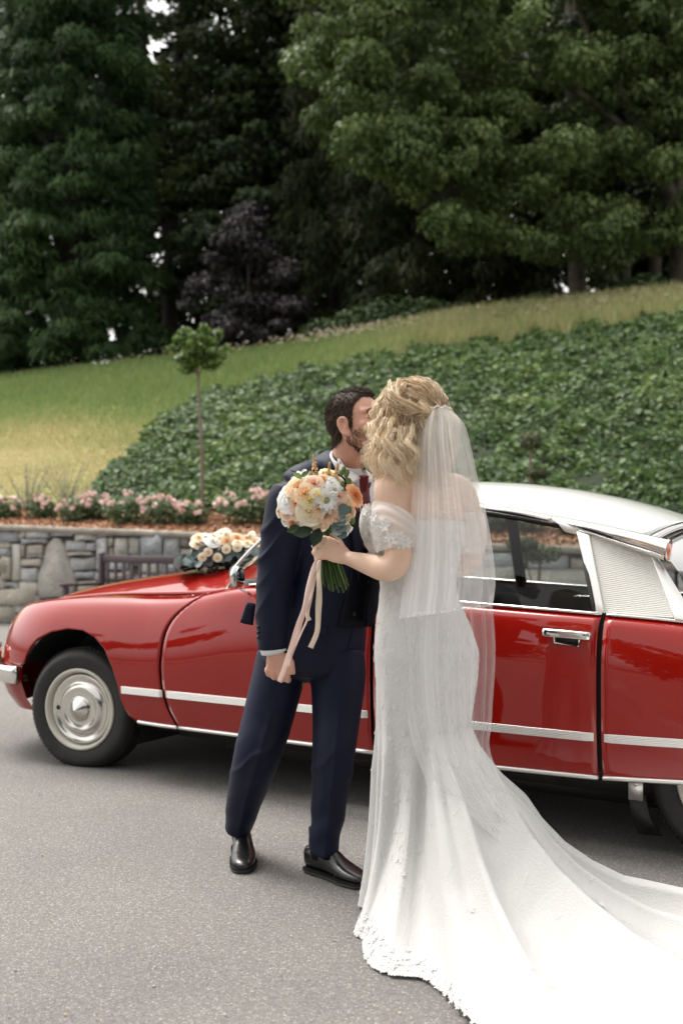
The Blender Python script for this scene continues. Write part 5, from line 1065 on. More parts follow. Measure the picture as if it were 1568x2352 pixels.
# shoulder blade and spine
def gd(V, c, r_, d): return V + np.exp(-((V - c) ** 2).sum(1) / r_ ** 2)[:, None] * np.array(d)
for vv_ in range(1110, 1240, 12): V = gd(V, cast(bvh_of(np.array([[.1, 3.2, 0], [.5, 3.2, 0], [.3, 3.2, 2.]]), [(0, 1, 2)]), 962, vv_, 3.24, 0)[0] + [0, .03, 0], .020, (0, .004, 0))
obj('body', V - bpos, F, M_skinB, bride); bb = bvh_of(V, F)
# fabrics
def whitecloth(name, tr=.0, tl=.25, col=(.80, .785, .765), rough=.6, bump=.0, vs=110., sheen=.3, edge=0.):
    m, nt, b = nodes(name); b.inputs['Base Color'].default_value = (*col, 1); b.inputs['Roughness'].default_value = rough; b.inputs['Sheen Weight'].default_value = sheen; b.inputs['Specular IOR Level'].default_value = .3
    out = nt.nodes['Material Output']; t = N(nt, 'BsdfTranslucent'); t.inputs[0].default_value = (*col, 1); mx = N(nt, 'MixShader'); mx.inputs[0].default_value = tl; nt.links.new(b.outputs[0], mx.inputs[1]); nt.links.new(t.outputs[0], mx.inputs[2]); last = mx
    if bump:
        tc = N(nt, 'TexCoord'); v = N(nt, 'TexVoronoi', Scale=vs, feature='SMOOTH_F1'); nt.links.new(tc.outputs['Object'], v.inputs['Vector']); nz = N(nt, 'TexNoise', Scale=vs * .35, Detail=5.); nt.links.new(tc.outputs['Object'], nz.inputs['Vector'])
        ad = N(nt, 'Math', operation='ADD'); nt.links.new(v.outputs[0], ad.inputs[0]); nt.links.new(nz.outputs[0], ad.inputs[1]); bp = N(nt, 'Bump', Strength=1., Distance=bump); nt.links.new(ad.outputs[0], bp.inputs['Height']); nt.links.new(bp.outputs[0], b.inputs['Normal'])
    if tr:      # sheer: threads cover more of the view where the cloth turns edge-on
        lw = N(nt, 'LayerWeight'); lw.inputs[0].default_value = .35; mr = N(nt, 'MapRange'); mr.inputs['To Min'].default_value = tr; mr.inputs['To Max'].default_value = min(1, tr + edge); nt.links.new(lw.outputs['Facing'], mr.inputs[0])
        tp = N(nt, 'BsdfTransparent'); m2 = N(nt, 'MixShader'); nt.links.new(mr.outputs[0], m2.inputs[0]); nt.links.new(tp.outputs[0], m2.inputs[1]); nt.links.new(last.outputs[0], m2.inputs[2]); last = m2
    nt.links.new(last.outputs[0], out.inputs[0]); return m
M_gown = whitecloth('gown_fabric', 0, .12, (.68, .675, .66), .6, .0014, 230.); M_satin = whitecloth('train_fabric', 0, .12, (.66, .65, .64), .55, .0006, 300.)
M_tulle = whitecloth('tulle', .37, .5, (.97, .965, .96), .8, edge=.22); M_sleeve = whitecloth('sleeve_tulle', .62, .3, (.86, .84, .82), .7, edge=.35); M_lacew = whitecloth('lace_thread', 0, .1, (.80, .79, .77), .5, .0008, 500.)
# the gown as one sheet: phi round her (deg, 0 = +X, -90 = towards the camera), t down
C0 = np.array([.27, 3.30])
HEM = [(-180, .19), (-152, .22), (-138, .28), (-127, .345), (-113, .465), (-104, .515), (-94, .55), (-89.5, .63), (-86, .80), (-82, 1.15), (-76, 1.7), (-60, 2.2), (-30, 2.3), (-8, 1.9), (3, 1.35), (8, 1.02), (14, .72), (22, .54), (40, .40), (70, .33), (120, .25), (180, .19)]
def hem_r(p): return np.interp(p, [a for a, _ in HEM], [b for _, b in HEM])
UP = [  # z, centre u, half width, half depth  (upper gown)
    (1.300, 962, .150, .108), (1.262, 966, .150, .112), (1.20, 966, .139, .108), (1.13, 962, .126, .100), (1.065, 960, .123, .098), (.99, 966, .140, .110), (.92, 974, .160, .125), (.85, 980, .172, .135), (.76, 980, .168, .132), (.68, 976, .160, .129), (.60, 972, .151, .126)]
UP = np.array(UP); nphi = 420; phis = np.linspace(-180, 180, nphi, endpoint=False); ph = np.radians(phis); dirs = np.stack([np.cos(ph), np.sin(ph)], 1)
def up_row(z):
    k = [np.interp(-z, -UP[:, 0], UP[:, j]) * (1.13 if j > 1 else 1) for j in (1, 2, 3)]; Yc = 3.335; X = (k[0] - UC) / FPX * Yc; c, s = dirs @ LB[:2], dirs @ FB[:2]; rr_ = 1 / np.sqrt((c / k[1]) ** 2 + (s / k[2]) ** 2); return np.array([X, Yc]), rr_
wob_ = np.random.default_rng(77); ffreq = [(5, .7), (9, 1.), (14, .7), (22, .3)]; fph = wob_.uniform(0, 6.28, 4)
def foldf(p): q = np.radians(p) * 1.0; return sum(a * np.cos(f * q + fp + .8 * np.sin(3 * q + fp)) for (f, a), fp in zip(ffreq, fph)) / 2.2
fo = foldf(phis); sharp = np.sign(fo) * np.abs(fo) ** .8; _q = ph * 25 + 1.4 * np.sin(ph * 4 + 1) + .9 * np.sin(ph * 9); tf = (1 - np.abs(np.sin(_q / 2)) ** .8) * (.65 + .35 * np.sin(ph * 6 + 2)); tf = tf - tf.mean()
rows = []; zs = np.linspace(1.300, .60, 70)
for z in zs:
    c, rr_ = up_row(z); lo = np.clip((.86 - z) / .26, 0, 1); P = np.zeros((nphi, 3)); P[:, :2] = c + dirs * (rr_ + .006 * sharp * lo)[:, None]; P[:, 2] = z
    P[:, :2] += dirs * (.075 * np.exp(-((z - 1.25) / .085) ** 2) * np.clip(dirs @ unit(np.array([-.86, .5])), 0, 1) ** 1.5)[:, None]; lift = np.clip((z - 1.2) / .1, 0, 1); P[:, 2] += lift * (.055 * np.clip(dirs @ unit(np.array([-.95, .3])), 0, 1) - .01); rows.append(P)
cK, rK = up_row(.60); cK = cK.copy(); hr = hem_r(phis); train = np.clip((hr - .5) / .6, 0, 1); frontl = ((phis < -88) | (phis > 60))
Hm = C0 + dirs * hr[:, None]; K = cK + dirs * (rK + .006 * sharp)[:, None]
for i, s in enumerate(np.linspace(0, 1, 111)[1:]):
    pe = 1.0 + 1.9 * train + .35 * (1 - train); z = .60 * (1 - s) ** pe * 1.0
    q = s ** (1.15 + .35 * (1 - train)); q = q * (1 - .0 * train)
    # the skirt hugs the legs before it flares
    bl_ = np.clip((hr - .50) / .25, 0, 1); bl_ = bl_ * bl_ * (3 - 2 * bl_); flare = bl_ * s ** 1.25 + (1 - bl_) * s ** 2.8
    P = np.zeros((nphi, 3)); amp = .016 + .030 * s * np.clip(hr / .6, .5, 1.6)
    P[:, :2] = K * (1 - flare)[:, None] + Hm * flare[:, None] + dirs * (amp * sharp * (1 - .9 * s * train) * np.minimum(1, s * 4))[:, None]
    z = .60 * (1 - s) ** (1.0 + 3.0 * train); ridge = (.5 + .5 * sharp).clip(0, 1.2)
    kf = np.interp(phis, [-95, -75, -45, -10, 10], [1.5, 1.9, 1.7, 1.15, 1.0]); r0_ = np.linalg.norm(K - C0, axis=1); rad_ = .19 + np.maximum(np.linalg.norm(P[:, :2] - C0, axis=1) - r0_, 0) / kf
    z = bl_ * (np.interp(rad_, [.15, .19, .235, .28, .34, .39, .45, .52, .60, .75, 3], [.62, .60, .50, .40, .295, .20, .122, .065, .022, .0, .0]) * (1 - s ** 6)) + (1 - bl_) * z; z = np.minimum(z, .60 * (1 - s * .5))
    P[:, 2] = z + .006 * s + train * np.clip((8 - phis) / 24, .15, 1) * np.where(np.abs(phis) < 95, 1, 0) * ((.045 * ridge + .13 * (tf + .3)) * np.sin(np.pi * np.clip(s, 0, 1) ** .6) * np.clip(s * 6, 0, 1) + .030 * (ridge + tf + .4) * s) + .004 * (1 - train) * s; rows.append(P)
G_ = np.array(rows); nr = len(rows)
gown = obj('gown', G_.reshape(-1, 3) - np.append(bpos[:2], 0), gridF(nr, nphi, wrapm=True, flip=True), M_gown, bride)
gown.data.materials.append(M_satin)
mi = np.zeros(len(gown.data.polygons), np.int32)
gN = np.cross(np.roll(G_, -1, 1) - np.roll(G_, 1, 1), np.gradient(G_, axis=0)); gN = unit(gN); gN *= np.sign((gN[..., :2] * dirs[None]).sum(-1, keepdims=True) + .3 * gN[..., 2:3] + 1e-9)
# lace: sprays of little petals sewn over the gown
bgn = bvh_of(G_.reshape(-1, 3), gridF(nr, nphi, wrapm=True))
r = np.random.default_rng(61); leaf_t = np.array([(0, -.5, 0), (.28, -.15, .10), (.22, .3, .08), (0, .6, 0), (-.22, .3, .08), (-.28, -.15, .10)]); PV = []; PN = []; PS = []; PD = []
def motif(p, n, size, kind):
    a = unit(np.cross(n, [0, 0, 1.]) + 1e-6); b = np.cross(n, a)
    if kind == 0:
        k = r.integers(5, 7)
        for j in range(k): t = 6.283 * j / k + r.random() * .3; d = a * math.cos(t) + b * math.sin(t); PV.append(p + d * size * .5 + n * .0025); PN.append(n + d * -.10); PS.append(size * .8); PD.append(d)
    else:
        d = unit(a * r.normal() * .5 + b * r.choice([-1, 1])); L = r.integers(5, 9); q = p.copy(); bend = r.normal() * .25
        for j in range(L):
            d = unit(d + a * bend); q = q + d * size * .5; h_ = bgn.find_nearest(Vector(tuple(q))); q = np.array(h_[0]); n = unit(np.array(h_[1])) * (1 if np.array(h_[1]) @ n > 0 else -1); d = unit(d - (d @ n) * n)
            for sgn in (-1, 1): e = unit(d + np.cross(n, d) * sgn * .8); PV.append(q + e * size * .25 + n * .0012); PN.append(n); PS.append(size * .55); PD.append(e)
for k in range(1000):
    i = int(nr * (r.random() ** .9) * .98); zrow = i / nr; j = r.integers(nphi); p = phis[j]
    cent = p < -60 or p > 150
    if zrow > .42 and not (-140 < p < -80) and r.random() < .72: continue
    if zrow > .75 and r.random() < .6: continue
    motif(G_[i, j], gN[i, j], r.uniform(.007, .012), r.integers(0, 5) > 0)
for k in range(760):       # scalloped hem
    p = r.uniform(-150, -84) if r.random() < .6 else r.uniform(-84, 12); j = int((p + 180) / 360 * nphi) % nphi; i = nr - 1 - int(abs(r.normal()) * 6 * (.6 if hr[j] < .8 else .3)); motif(G_[i, j], unit(gN[i, j] + [0, 0, .3]), r.uniform(.008, .014), 0)
V, F = scatter(np.array(PV), np.array(PN), np.array(PS), leaf_t, [(0, 1, 2, 3), (0, 3, 4, 5)], spin=np.array(PD), r=r); o = obj('lace_applique', V - bpos, F, M_lacew, bride); o['kind'] = 'stuff'
# off-the-shoulder tulle band: over the near arm, round the back
def band(top, bot, Yt, name, n_=60, m_=18, puff=.014):
    A, B = spline(np.array(top, float), n_), spline(np.array(bot, float), n_); P = []
    for i in range(n_):
        for j in range(m_): t = j / (m_ - 1); q = A[i] * (1 - t) + B[i] * t; P.append(q)
    return np.array(P).reshape(n_, m_, 3), name
def ring(c, ra, rb, sd, ax, n_=60): sd = unit(sd - (sd @ ax) * ax); bn = np.cross(ax, sd); return [c + sd * ra * math.cos(t) + bn * rb * math.sin(t) for t in np.linspace(0, 2 * math.pi, n_)]
axn = unit(SBl - EBl); A = np.array(ring(at(903, 1174, 3.222), .071, .067, np.array([1., 0, 0.28]), unit(axn + [.50, 0, 0]))); B = np.array(ring(at(912, 1268, 3.190), .066, .062, np.array([1., 0, .1]), axn)); P = []
for i in range(60):
    for j in range(20):
        t = j / 19; q = A[i] * (1 - t) + B[i] * t; cc = (at(901, 1168, 3.222) * (1 - t) + at(912, 1268, 3.190) * t); d = unit(q - cc); pl = .0025 * math.sin(t * 26 + 3 * math.sin(i * .2)); P.append(q + d * (.012 * math.sin(math.pi * t) + pl))
slv_ = obj('sleeve', np.array(P) - bpos, gridF(60, 20), M_sleeve, bride); SP = np.array(P).reshape(60, 20, 3)
A2 = np.array(ring(at(1068, 1178, 3.46), .066, .062, np.array([1., 0, -.2]), np.array([0, 0, 1.]))); P = np.concatenate([A2 * 1, A2 - [0, 0, .07] + unit(A2 - A2.mean(0)) * .01, A2 - [0, 0, .14]]); obj('sleeve', P - bpos, gridF(3, 60), M_sleeve, bride)
# blossoms on the sleeve and the bodice edge
PV, PN, PS, PD = [], [], [], []
bs = bvh_of(SP.reshape(-1, 3), gridF(60, 20)); bg = bvh_of(G_[:90].reshape(-1, 3), gridF(90, nphi, wrapm=True))
for (u, v, s, kd) in ((885, 1208, .022, 0), (876, 1232, .018, 0), (898, 1240, .026, 0), (893, 1262, .020, 0), (918, 1232, .020, 0), (930, 1245, .024, 0), (935, 1262, .018, 0), (862, 1186, .022, 0), (866, 1205, .018, 0), (853, 1172, .020, 0)):
    p, n_ = cast(bs, u, v, 3.15, .004); motif(p, n_, s, 0); motif(p + r.normal(size=3) * .012 * [1, 0, 1], n_, s * .8, 0)
for k in range(90):
    v = r.uniform(1158, 1275); u = r.uniform(836 + .2 * max(0, v - 1190), 876); p, n_ = cast(bg, u, v, 3.25, .004)
    if n_[1] == -1: continue
    motif(p, n_, r.uniform(.012, .022), r.integers(0, 2))
V, F = scatter(np.array(PV), np.array(PN), np.array(PS), leaf_t * [1.2, 1, 1.4], [(0, 1, 2, 3), (0, 3, 4, 5)], spin=np.array(PD), r=r); o = obj('lace_blossoms', V - bpos, F, M_lacew, slv_); o['kind'] = 'stuff'
# ring
p = at(727, 1257, 3.27); V, F = loft([p + np.array([math.sin(t) * .002, math.cos(t) * .0105, math.sin(t) * .0105]) for t in np.linspace(0, 6.28, 20)], .0016, seg=6); obj('ring', V - bpos, F, M_chrome, bride)
# ---------------------------------------------------------------- veil
def veil(name, L, Rr, Yp, n_, m_, seed, amp, mt, gath=.25):
    """hangs between two edge lines given at several heights; folds deepen downwards"""
    r = np.random.default_rng(seed); A, B = spline(np.array(L, float), n_), spline(np.array(Rr, float), n_); Yd = spline(np.array(Yp, float)[:, None], n_)[:, 0]; f = [(r.uniform(1.6, 2.4), 1), (r.uniform(3.8, 5), .7), (r.uniform(7, 9), .35), (r.uniform(13, 17), .12)]; q = r.uniform(0, 6.28, 4); P = []
    for i in range(n_):
        t = i / (n_ - 1)
        for j in range(m_):
            a = j / (m_ - 1); w_ = sum(am * math.sin(fr * 6.283 * a + qq + 1.1 * math.sin(2.2 * t + qq) + .8 * math.sin(5 * a + qq)) for (fr, am), qq in zip(f, q)); w_ += .6 * abs(math.sin(2.1 * 6.283 * a + .9 * t + q[1])) ** .5; g_ = min(1, gath + t * 1.3)
            au = a + .012 * math.cos(f[2][0] * 6.283 * a + q[2]) * g_ + .005 * math.cos(f[3][0] * 6.283 * a + q[3]); u = A[i, 0] * (1 - au) + B[i, 0] * au; v = A[i, 1] * (1 - au) + B[i, 1] * au
            curve = .10 * ((2 * a - 1) ** 2) * min(1, .4 + t); Y = Yd[i] + curve + amp * w_ * g_ * .5; P.append(at(u, v, Y))
    o = obj(name, np.array(P), gridF(n_, m_), mt, None); return o, np.array(P).reshape(n_, m_, 3)
VL = [(986, 935), (966, 958), (955, 1023), (950, 1100), (942, 1203), (934, 1280), (926, 1350), (917, 1421)]; VR = [(1022, 933), (1062, 968), (1078, 1010), (1098, 1100), (1122, 1200), (1135, 1283), (1139, 1340), (1132, 1392)]
v1, G1 = veil('veil', VL, VR, [3.235, 3.19, 3.15, 3.12, 3.10, 3.08, 3.06, 3.05], 90, 220, 5, .026, M_tulle)
tag(v1, 'sheer white tulle veil with a beaded edge falling from the back of her hair', 'veil')
def sub(o, par): o.parent = par; return o
VL2 = [(992, 939), (985, 970), (978, 1020), (968, 1110), (950, 1250), (935, 1400), (925, 1540), (948, 1700), (1010, 1840), (1150, 1990)]; VR2 = [(1030, 939), (1052, 962), (1068, 1010), (1092, 1110), (1112, 1250), (1128, 1380), (1136, 1500), (1128, 1650), (1130, 1745), (1226, 1934)]
v2, G2 = veil('long_layer', VL2, VR2, [3.25, 3.215, 3.18, 3.15, 3.12, 3.10, 3.09, 3.06, 2.97, 2.93], 110, 180, 8, .026, whitecloth('long_tulle', .20, .5, (.97, .965, .96), .8, edge=.22)); sub(v2, v1)
r = np.random.default_rng(14); bd = []
e = G1[-1]; 
for k in range(90): j = r.integers(0, len(e)); bd.append(e[j] + [0, -.002, abs(r.normal()) * .006])
for k in range(60): i = int(r.uniform(.93, 1) * 89); bd.append(G1[i, r.integers(205, 219)] + [0, -.002, 0])
mb = MB()
for p in bd: V, F = ellipsoid(p, (.0017,) * 3, None, 6, 4); mb.add(V, F)
mb.build('beads', mat('glass_bead', (.9, .9, .9), .1, spec=1., coat=1), v1)['kind'] = 'stuff'
# comb where the veil is pinned
mb = MB()
for k in range(16): V, F = ellipsoid(at(990 + k * 2.9, 936 + 3 * math.sin(k), 3.235), (.0032, .0032, .004), None, 8, 6); mb.add(V, F)
mb.build('comb', M_lacew, v1)
# ---------------------------------------------------------------- her hair
M_blond = mat('blond_hair', (.42, .29, .15), .42, tint=[(0, (.26, .175, .105)), (.35, (.52, .37, .22)), (.7, (.78, .62, .41)), (1, (.92, .81, .63))], spec=.5)
Vh, Fh = ellipsoid((0, -.015, .045), (.086, .108, .098)); Lh = Vh; keep = [f for f in Fh if all((Lh[i, 1] < .035 or Lh[i, 2] > .10) for i in f)]; hair = obj('hair', Vh @ MBr.T + HB - bpos, keep, M_blond, bride, tint=np.full(len(Vh), .42))
r = np.random.default_rng(88); K_ = 120; NP = 26; allP = []; allW = []; allT = []
def lock(path, n, spread, wave, wl, tone, wid=.00055, phase=None, endspread=1.6, sdir=None):
    """n strands following one guide path with a shared wave"""
    G = spline(np.array(path, float), NP); Tn = unit(np.gradient(G, axis=0)); s = np.concatenate([[0], np.cumsum(np.linalg.norm(np.diff(G, axis=0), axis=1))]); A = unit(np.cross(Tn, [.2, .9, .1]) if sdir is None else np.broadcast_to(sdir, Tn.shape)); B = np.cross(Tn, A); t = np.linspace(0, 1, NP); ph0 = r.uniform(0, 6.28) if phase is None else phase
    am = wave * np.clip(t * 2.2, 0, 1)
    for k in range(n):
        a, rd = r.uniform(0, 6.28), spread * 1.25 * r.random() ** .6 * (1.9 if r.random() < .22 else 1); pj = r.normal() * .7; sp = rd * (.55 + (endspread - .55) * t ** 1.5); wv = am * np.sin(2 * math.pi * s / wl + ph0 + pj); wv2 = am * .6 * np.cos(2 * math.pi * s / wl + ph0 + pj)
        P = G + A * (wv + sp * math.cos(a))[:, None] + B * (wv2 + sp * math.sin(a))[:, None] + r.normal(size=3) * .0012 + (np.sin(t * r.uniform(4, 11) + r.uniform(0, 6.28)) * t)[:, None] * r.normal(size=3) * .0022; allP.append(P); allW.append(wid * r.uniform(.5, 1.2) * np.linspace(1, .45, NP)); allT.append(np.clip(tone + r.normal() * .17, 0, 1))
def hp(x, y, z): return HB + MBr @ np.array([x, y, z])
def onhead(az, el, lift=0.):      # az: 0 = face, 90 = her left, 180 = back ; el from the horizontal
    a, e = R(az), R(el); return np.array([math.sin(a) * math.cos(e) * (.086 + lift), math.cos(a) * math.cos(e) * (.108 + lift) - .015, math.sin(e) * (.098 + lift) + .045])
COMB = at(1010, 944, 3.25)
# crown: swept from the parting back to the comb
for k in range(130):
    az = r.uniform(-150, 165); el0 = r.uniform(20, 78); p0 = onhead(az, el0, .004); top_ = np.array([.0, .02, .145]); lq = (COMB - HB) @ MBr
    mid1 = p0 * .72 + lq * .28; mid1 = mid1 / 1.0; c_ = np.array([0, -.015, .045]); 
    def push(q, lift): d = q - c_; k_ = np.sqrt((d / np.array([.086, .108, .098])) @ (d / np.array([.086, .108, .098]))); return c_ + d / max(k_, 1e-6) * (1 + lift / .095)
    path = [push(p0, .006), push(p0 * .66 + lq * .34, .015), push(p0 * .33 + lq * .67, .014), push(lq, .008)]; path = [HB + MBr @ q for q in path]
    lock(path, 21, .006, .0015, .09, .34 + .25 * r.normal() * .5 + .14 * (az > 30), endspread=.8)
# the twist from the temple to the comb
tw0 = [at(884, 895, 3.29), at(892, 918, 3.25), at(915, 938, 3.225), at(945, 950, 3.22), at(975, 952, 3.225), at(1005, 945, 3.235)]
for sg in range(4): lock(tw0, 60, .006, .0065, .075, .62 - .12 * sg, phase=sg * math.pi / 2, endspread=.9)
lock([at(893, 875, 3.30), at(900, 903, 3.245), at(935, 925, 3.225), at(975, 945, 3.225)], 90, .008, .002, .08, .6, endspread=.7); lock([at(915, 870, 3.30), at(912, 905, 3.25), at(925, 925, 3.225), at(950, 942, 3.22), at(990, 948, 3.225)], 70, .007, .002, .08, .75, endspread=.7)
# hanging waves
for k in range(84):
    f = r.random(); az = 28 + f * 180 if k < 66 else r.uniform(-150, -20); el = r.uniform(-18, 26); p0 = HB + MBr @ onhead(az, el, .003)
    out = unit(np.append((p0 - HB)[:2], 0)); L_ = r.uniform(.17, .255); w_ = r.uniform(.018, .048) * (.45 if az < 75 else 1); dn = np.array([0, 0, -1.])
    path = [p0, p0 + out * w_ + dn * L_ * .22, p0 + out * (w_ * 1.25) + dn * L_ * .5, p0 + out * (w_ * 1.05) + dn * L_ * .78 + r.normal(size=3) * .006, p0 + out * (w_ * .95 + r.normal() * .012) + dn * L_ + r.normal(size=3) * .010]
    lock(path, 34, .0085, r.uniform(.008, .014), r.uniform(.075, .11), r.uniform(.3, .8), endspread=r.uniform(1.2, 2.2))
# face-side curls, the lightest, spilling over his cheek
for (u0, v0, u1, v1, Y0) in ((884, 900, 853, 1000, 3.33), (878, 925, 846, 990, 3.31), (872, 950, 848, 1040, 3.30), (874, 970, 842, 1075, 3.27), (872, 990, 858, 1095, 3.24), (880, 1000, 848, 1062, 3.24), (884, 960, 862, 1100, 3.22), (894, 1000, 880, 1105, 3.20), (905, 985, 905, 1118, 3.19), (920, 980, 925, 1120, 3.18), (935, 980, 945, 1110, 3.18), (948, 975, 950, 1085, 3.18), (900, 960, 890, 1080, 3.19), (880, 940, 858, 1020, 3.28)):
    lock([at(u0, v0, Y0 + .04), at(u0 * .7 + u1 * .3 - 8, v0 * .7 + v1 * .3, Y0), at(u0 * .35 + u1 * .65, v0 * .35 + v1 * .65, Y0 - .01), at(u1, v1, Y0)], 75, .010, .0125, .088, r.uniform(.55, .95), sdir=(1, 0, 0), endspread=1.7)
# from the parting forward over the temple, then down into the curls
for k in range(46):
    az = r.uniform(15, 105); p0 = onhead(r.uniform(-40, 100), r.uniform(66, 88), .006); p1 = onhead(az, 42, .014); p2 = onhead(az, 8, .016); p3 = onhead(az + 6, -30, .024); e_ = p3 + np.array([r.normal() * .012 , r.normal() * .01, -r.uniform(.05, .13)])
    lock([HB + MBr @ q for q in (p0, p1, p2, p3, e_)], 28, .008, .009, .10, r.uniform(.45, .9), endspread=1.6)
# flyaways
for k in range(70):
    p0 = HB + MBr @ onhead(r.uniform(-160, 170), r.uniform(-10, 85), .008); lock([p0, p0 + r.normal(size=3) * .008 + [0, 0, -.015], p0 + r.normal(size=3) * .016 + [0, 0, -.05]], 4, .006, .005, .06, .8, wid=.00035)
P = np.array(allP); V, F = ribbons(P, np.array(allW) * 1.35, r); o = obj('hair_strands', V - bpos, F, M_blond, hair, tint=np.repeat(np.array(allT), NP * 2)); o['kind'] = 'stuff'
# ---------------------------------------------------------------- flowers
def petalmat(name, stops, rough=.55, trans=.25): return leafmat(name, stops, rough, trans, .3)
M_cream = petalmat('cream_petal', [(0, (.80, .58, .30)), (.4, (.84, .71, .48)), (1, (.86, .78, .62))]); M_peach = petalmat('peach_petal', [(0, (.82, .36, .12)), (.45, (.87, .53, .27)), (1, (.88, .68, .46))])
M_blush = petalmat('blush_petal', [(0, (.80, .34, .17)), (.45, (.86, .52, .35)), (1, (.88, .68, .52))]); M_whitep = petalmat('white_petal', [(0, (.74, .74, .58)), (.4, (.82, .81, .76)), (1, (.85, .85, .83))])
M_orange = petalmat('orange_petal', [(0, (.66, .20, .07)), (.5, (.80, .36, .16)), (1, (.84, .50, .30))]); M_yellow = petalmat('yellow_petal', [(0, (.76, .52, .14)), (.5, (.82, .66, .30)), (1, (.84, .76, .50))])
M_stemg = petalmat('flower_stem', [(0, (.03, .055, .015)), (.6, (.07, .12, .03)), (1, (.14, .20, .06))], .45, .05); M_euc = petalmat('eucalyptus_leaf', [(0, (.10, .15, .15)), (.6, (.20, .28, .28)), (1, (.34, .42, .41))], .5, .1); M_dleaf = petalmat('rose_foliage', [(0, (.010, .025, .010)), (1, (.035, .07, .025))], .4, .1)
def rose_mesh(seed, mt, layers=7, open_=1., ruffle=0., name='rose'):
    """unit-size rose opening along +Z: petals in a spiral, each a curved sheet"""
    r = np.random.default_rng(seed); mb = MB(); n = 0; V, F = ellipsoid((0, 0, .30), (.13, .13, .28), None, 10, 8); mb.add(V, F, .15); ang = 0
    for L in range(layers):
        f = L / (layers - 1); k = 3 if L < 2 else 5
        for j in range(k):
            ang += 2 * math.pi / k * (1 + .06 * r.normal()) + (.6 if j == 0 else 0); R0 = .10 + .34 * f; out = (.02 + .50 * f ** 1.6) * open_; h0 = .62 - .22 * f; wid_ = R(62 if k == 3 else 46) ; P = []
            for a in np.linspace(-1, 1, 7):
                for b in np.linspace(0, 1, 6):
                    rad = R0 * (.55 + .6 * b) + out * b ** 2.2 + ruffle * .06 * math.sin(a * 9 + L) * b ** 3; th = ang + a * wid_ * (1 - .15 * b * abs(a)); z = -.05 + h0 * math.sin(b * 1.45) * (1 - .16 * a * a) - .22 * f * b ** 4 * open_; P.append((rad * math.cos(th), rad * math.sin(th), z))
            mb.add(P, gridF(7, 6), np.clip(.10 + .8 * f + np.tile(np.linspace(-.08, .12, 6), 7) + r.normal() * .05, 0, 1))
    V, F = mb.arrays(); return make_mesh(name, V, F, mt, True, np.concatenate(mb.T))
def open_mesh(seed, mt, k=9, name='open_flower', rows=2, wav=.10):
    r = np.random.default_rng(seed); mb = MB()
    for L in range(rows):
        for j in range(k):
            th0 = 2 * math.pi * (j + .5 * L) / k + r.normal() * .08; P = []
            for a in np.linspace(-1, 1, 6):
                for b in np.linspace(0, 1, 6): w_ = .34 * math.sin(.4 + b * 2.3) * (7.5 / k); rad = .12 + b * (.85 - .22 * L); th = th0 + a * w_ / max(rad, .2) * .75; P.append((rad * math.cos(th), rad * math.sin(th), .10 + .30 * b * (1 + L * .8) - .25 * b * b + wav * math.sin(a * 5 + b * 5 + j) * b))
            mb.add(P, gridF(6, 6), np.clip(.25 + .6 * np.tile(np.linspace(0, 1, 6), 6) + r.normal() * .08, 0, 1))
    return make_mesh(name, *mb.arrays(), mt, True, np.concatenate(mb.T))
RM = {'cream': [rose_mesh(1, M_cream, 7, 1.), rose_mesh(2, M_cream, 7, .8)], 'peach': [rose_mesh(3, M_peach, 7, 1., .5), rose_mesh(4, M_peach, 6, .8)], 'blush': [rose_mesh(5, M_blush, 7, .9), rose_mesh(6, M_blush, 8, 1., .4)], 'white': [rose_mesh(7, M_whitep, 7, 1.1, 1.2, 'ruffled_flower'), rose_mesh(8, M_whitep, 6, 1., .5)], 'yellow': [rose_mesh(9, M_yellow, 6, 1., .8)], 'orange': [rose_mesh(10, M_orange, 5, 1.1, 1.2, 'ruffled_flower')], 'star': [open_mesh(11, M_whitep, 10, 'scabiosa')], 'lis': [open_mesh(12, M_blush, 6, 'open_flower')], 'daisy': [open_mesh(13, M_whitep, 7, 'cosmos', 1)]}
def flower(parent, kind, p, r_, face, rr_, idx=0, base=None):
    me = RM[kind][idx % len(RM[kind])]; o = bpy.data.objects.new(me.name.split('.')[0], me); link(o, parent); o.location = Vector(tuple(np.array(p) - (base if base is not None else 0)))
    o.rotation_euler = (Vector(tuple(float(c) for c in unit(face))).to_track_quat('Z', 'Y') @ Matrix.Rotation(rr_.uniform(0, 6.28), 3, 'Z').to_quaternion()).to_euler(); s = r_ / .85; o.scale = (s, s, s * .95); return o
r = np.random.default_rng(101)
bc = at(728, 1150, 3.30); boq = empty('bouquet', bc); tag(boq, 'round bouquet of cream, peach and white roses held up in her left hand', 'bouquet')
dome = np.array(at(730, 1165, 3.34))
